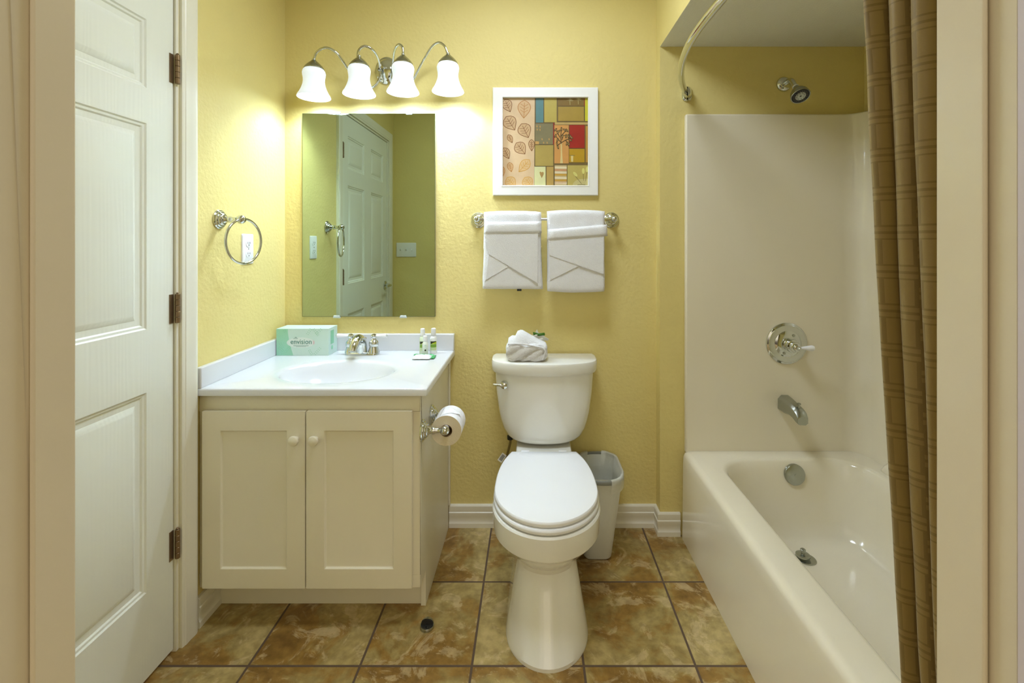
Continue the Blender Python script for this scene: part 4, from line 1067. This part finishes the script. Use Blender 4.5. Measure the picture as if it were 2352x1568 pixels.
m.build('stamp', M['darkgrey'], op)
m = MB(); dc = (1.062, 1.825, .0805); m.lathe([(.037, 0), (.037, .002), (.033, .0035), (.028, .0025), (.004, .0015)], dc, seg=32); dr = m.build('drain', M['nickel'], U)
m = MB(); m.lathe([(.010, .002), (.010, .010), (.026, .011), (.026, .0155), (.022, .0175), (.007, .018), (.006, .026), (.010, .028), (.010, .035), (.006, .038)], Vector(dc)+Vector((-.008, .004, 0)), seg=28); m.build('stopper', M['nickel'], dr)

# shower valve
SW = 2.0775
vc = Vector((1.124, SW, .863))
t = thing('shower_valve', 'round chrome shower valve with white lever on the tub surround', 'shower valve', vc)
m = MB(); m.lathe([(.091, 0), (.091, .004), (.088, .007), (.084, .008), (.081, .011), (.062, .013), (.058, .0125), (.050, .018), (.040, .021), (.028, .022)], vc, (0, -1, 0), seg=56); es = m.build('escutcheon', M['chrome'], t)
for a in (62, 242):
    m = MB(); m.lathe([(.006, .0145), (.0062, .0225), (.003, .0228)], vc+Vector((.044*math.cos(math.radians(a)), 0, .044*math.sin(math.radians(a)))), (0, -1, 0), seg=16); m.build('screw', M['nickel'], es)
m = MB(); m.lathe([(.027, .018), (.027, .036), (.025, .038), (.0275, .040), (.029, .046), (.027, .052), (.021, .055), (.022, .058), (.023, .064), (.020, .070), (.0150, .072), (.0165, .076), (.0165, .082), (.012, .087), (.008, .088), (.009, .092), (.009, .097), (.006, .101)], vc, Vector((.05, -1, -.04)), seg=32); hb = m.build('hub', M['chrome'], t)
m = MB(); o3 = vc+Vector((.004, -.079, -.003)); ax = Vector((1, -.12, .015)).normalized()
m.lathe([(.005, .014), (.006, .020), (.0115, .050), (.0125, .058), (.010, .066), (.004, .068)], o3, ax, seg=20); m.build('lever', M['porcelain_lever'], hb)

# tub spout
t = thing('tub_spout', 'dull chrome tub spout below the shower valve', 'faucet', (1.118, SW, .603))
m = MB()
def sec(y, x, z, w_, ht, hb): return [(x-w_, y, z-hb*.7), (x-w_*.55, y, z-hb), (x+w_*.55, y, z-hb), (x+w_, y, z-hb*.7), (x+w_, y, z+ht*.55), (x+w_*.5, y, z+ht), (x-w_*.5, y, z+ht), (x-w_, y, z+ht*.55)]
c0 = (1.115, .603)
m.loft([sec(SW, 1.115, .600, .030, .036, .034), sec(SW-.03, 1.115, .600, .029, .034, .034), sec(SW-.075, 1.115, .599, .0265, .028, .026), sec(SW-.105, 1.115, .597, .025, .024, .030), sec(SW-.128, 1.115, .590, .0235, .020, .034), sec(SW-.143, 1.115, .578, .022, .012, .022)])
m.build('spout_body', M['nickel'], t, smooth=28, bevel=.002)
m = MB(); m.lathe([(.004, 0), (.004, .012), (.008, .014), (.0085, .019), (.005, .021)], (1.115, SW-.112, .617), seg=16); m.build('diverter_knob', M['nickel'], t)

# shower head
sc_ = Vector((1.126, YW-.0005, 2.016))
t = thing('overhead_shower', 'chrome shower head with black face on the alcove end wall', 'shower head', sc_)
m = MB(); m.lathe([(.0335, 0), (.0335, .003), (.030, .010), (.022, .015), (.011, .017)], sc_, (0, -1, 0), seg=36); m.build('flange', M['chrome'], t)
P = smooth_path([sc_+Vector((0, -.008, 0)), sc_+Vector((0, -.045, .002)), (1.122, 2.030, 2.006), (1.119, 2.006, 1.982), (1.118, 1.992, 1.966)], 7)
m = MB(); m.tube(P, .0105, 16); m.build('shower_arm', M['chrome'], t)
hc = Vector((1.118, 1.9925, 1.9665)); ax = Vector((.0, -.58, -.81)).normalized()
m = MB(); m.lathe([(.0125, -.004), (.0125, .0), (.0105, .0005)], hc, ax, seg=20); m.build('washer', M['plastic'], t)
m = MB(); m.lathe([(.0105, 0), (.012, .004), (.012, .012), (.016, .016), (.027, .026), (.034, .038), (.0375, .052), (.0385, .060), (.037, .062), (.035, .0605)], hc, ax, seg=36); hdm = m.build('head', M['nickel'], t)
M['face'] = mat('black_face', (16, 18, 18), .35); M['nozzle'] = mat('grey_nozzle', (120, 118, 100), .5)
m = MB(); m.use(M['face']).lathe([(.0355, .059), (.034, .0612), (.012, .0600), (.002, .0606)], hc, ax, seg=36)
u_ = Vector((1, 0, 0)); v_ = ax.cross(u_)
m.use(M['nozzle'])
for r, k in ((.014, 8), (.020, 14), (.026, 18)):
    for i in range(k):
        a = 2*PI*i/k+r*40; m.lathe([(.0013, .0605), (.0011, .0625)], hc+(u_*math.cos(a)+v_*math.sin(a))*r, ax, seg=6)
m.build('spray_face', None, hdm, smooth=40)

# ------------------------------------------------------------------ curtain rod and curtain
RZd = 1.975
def rodx(y):
    k = abs((y-1.40)/(.705 if y > 1.4 else .84)); return .518+.174*k**2.1
t = thing('curtain_rod', 'curved chrome shower curtain rod across the tub alcove', 'curtain rod', (.692, YW, RZd))
m = MB(); ys_ = [.575+(2.072-.575)*i/60 for i in range(61)]
m.tube([(rodx(y), y, RZd) for y in ys_], .0125, 18); m.build('rod', M['chrome'], t)
for y0_, s in ((YW-.0005, -1), (.5605, 1)):
    xr = .692 if s < 0 else rodx(.575)
    m = MB(); m.loft([[(x, y0_+s*d, z) for x, z in rrect(xr-.022+q, xr+.022-q, RZd-.036+q, RZd+.030-q, .020, 7)] for q, d in ((0, 0), (0, .006), (.004, .012))])
    m.loft([[(x, y0_+s*d, z) for x, z in rrect(xr-.018+q-dx, xr+.018-q-dx, RZd-.026+q, RZd+.018-q, .016, 7)] for q, d, dx in ((0, .011, 0), (0, .03, .006), (.004, .045, .012))])
    m.build('bracket', M['chrome'], t, smooth=40)
t = thing('shower_curtain', 'gold basket-weave shower curtain bunched beside the doorway', 'curtain', (.64, .72, .1))
m = MB(); NU, NV = 260, 70
uvl = m.bm.loops.layers.uv.new('UVMap')
ZCT, ZCB = 1.955, .06
grid = []; ulen = None
NF = 6.5
def cpt(u, tz):
    # u 0 = edge away from the camera; tz 0 = top, 1 = bottom
    y_t = .842-.250*u
    g = tz**1.15
    ybot = .742-.152*u
    y = y_t*(1-g)+ybot*g
    xc = (rodx(y_t)+.028)*(1-g)+(.638-.002*u)*g
    amp = (.034+.007*math.sin(u*17+1))*(1-.45*g)
    ph = 2*PI*(NF*u)+.5*math.sin(u*9)+.35*math.sin(tz*3+u*5)
    s = math.sin(ph); 
    x = xc-amp*(math.copysign(abs(s)**.75, s))
    y2 = y+.010*math.cos(ph)*(1-.3*g)+.004*noise.noise(Vector((u*20, tz*6, 2)))
    z = ZCT+(ZCB-ZCT)*tz
    x += .0015*noise.noise(Vector((u*30, tz*14, 7)))
    return Vector((x, y2, z))
us = [0.0]
for i in range(1, NU+1): us.append(us[-1]+(cpt(i/NU, .3)-cpt((i-1)/NU, .3)).length)
grid = [[m.v(cpt(i/NU, j/NV)) for i in range(NU+1)] for j in range(NV+1)]
for j in range(NV):
    for i in range(NU):
        f_ = m.face([grid[j][i], grid[j][i+1], grid[j+1][i+1], grid[j+1][i]])
        for lp, (a, b) in zip(f_.loops, ((i, j), (i+1, j), (i+1, j+1), (i, j+1))): lp[uvl].uv = (us[a], (ZCT-ZCB)*(1-b/NV))
o = m.build('cloth', M['curtain'], t, smooth=180)
sd = o.modifiers.new('thick', 'SOLIDIFY'); sd.thickness = .0012
m = MB(); hem = [(cpt(i/NU, 0)) for i in range(NU+1)]
m.tube([p+Vector((0, 0, .001)) for p in hem], .003, 8); m.build('top_hem', M['curtain'], t)
for k in range(7):
    u = (k+.25)/NF
    if u > .98: break
    p = cpt(u, 0); yy = .842-.250*u; xr = rodx(yy)
    m = MB(); m.tube([(xr+.0205*math.cos(a), yy, RZd-.004+.0235*math.sin(a)) for a in [2*PI*i/30 for i in range(30)]], .0018, 8, closed=True); m.build('curtain_ring', M['chrome'], t)
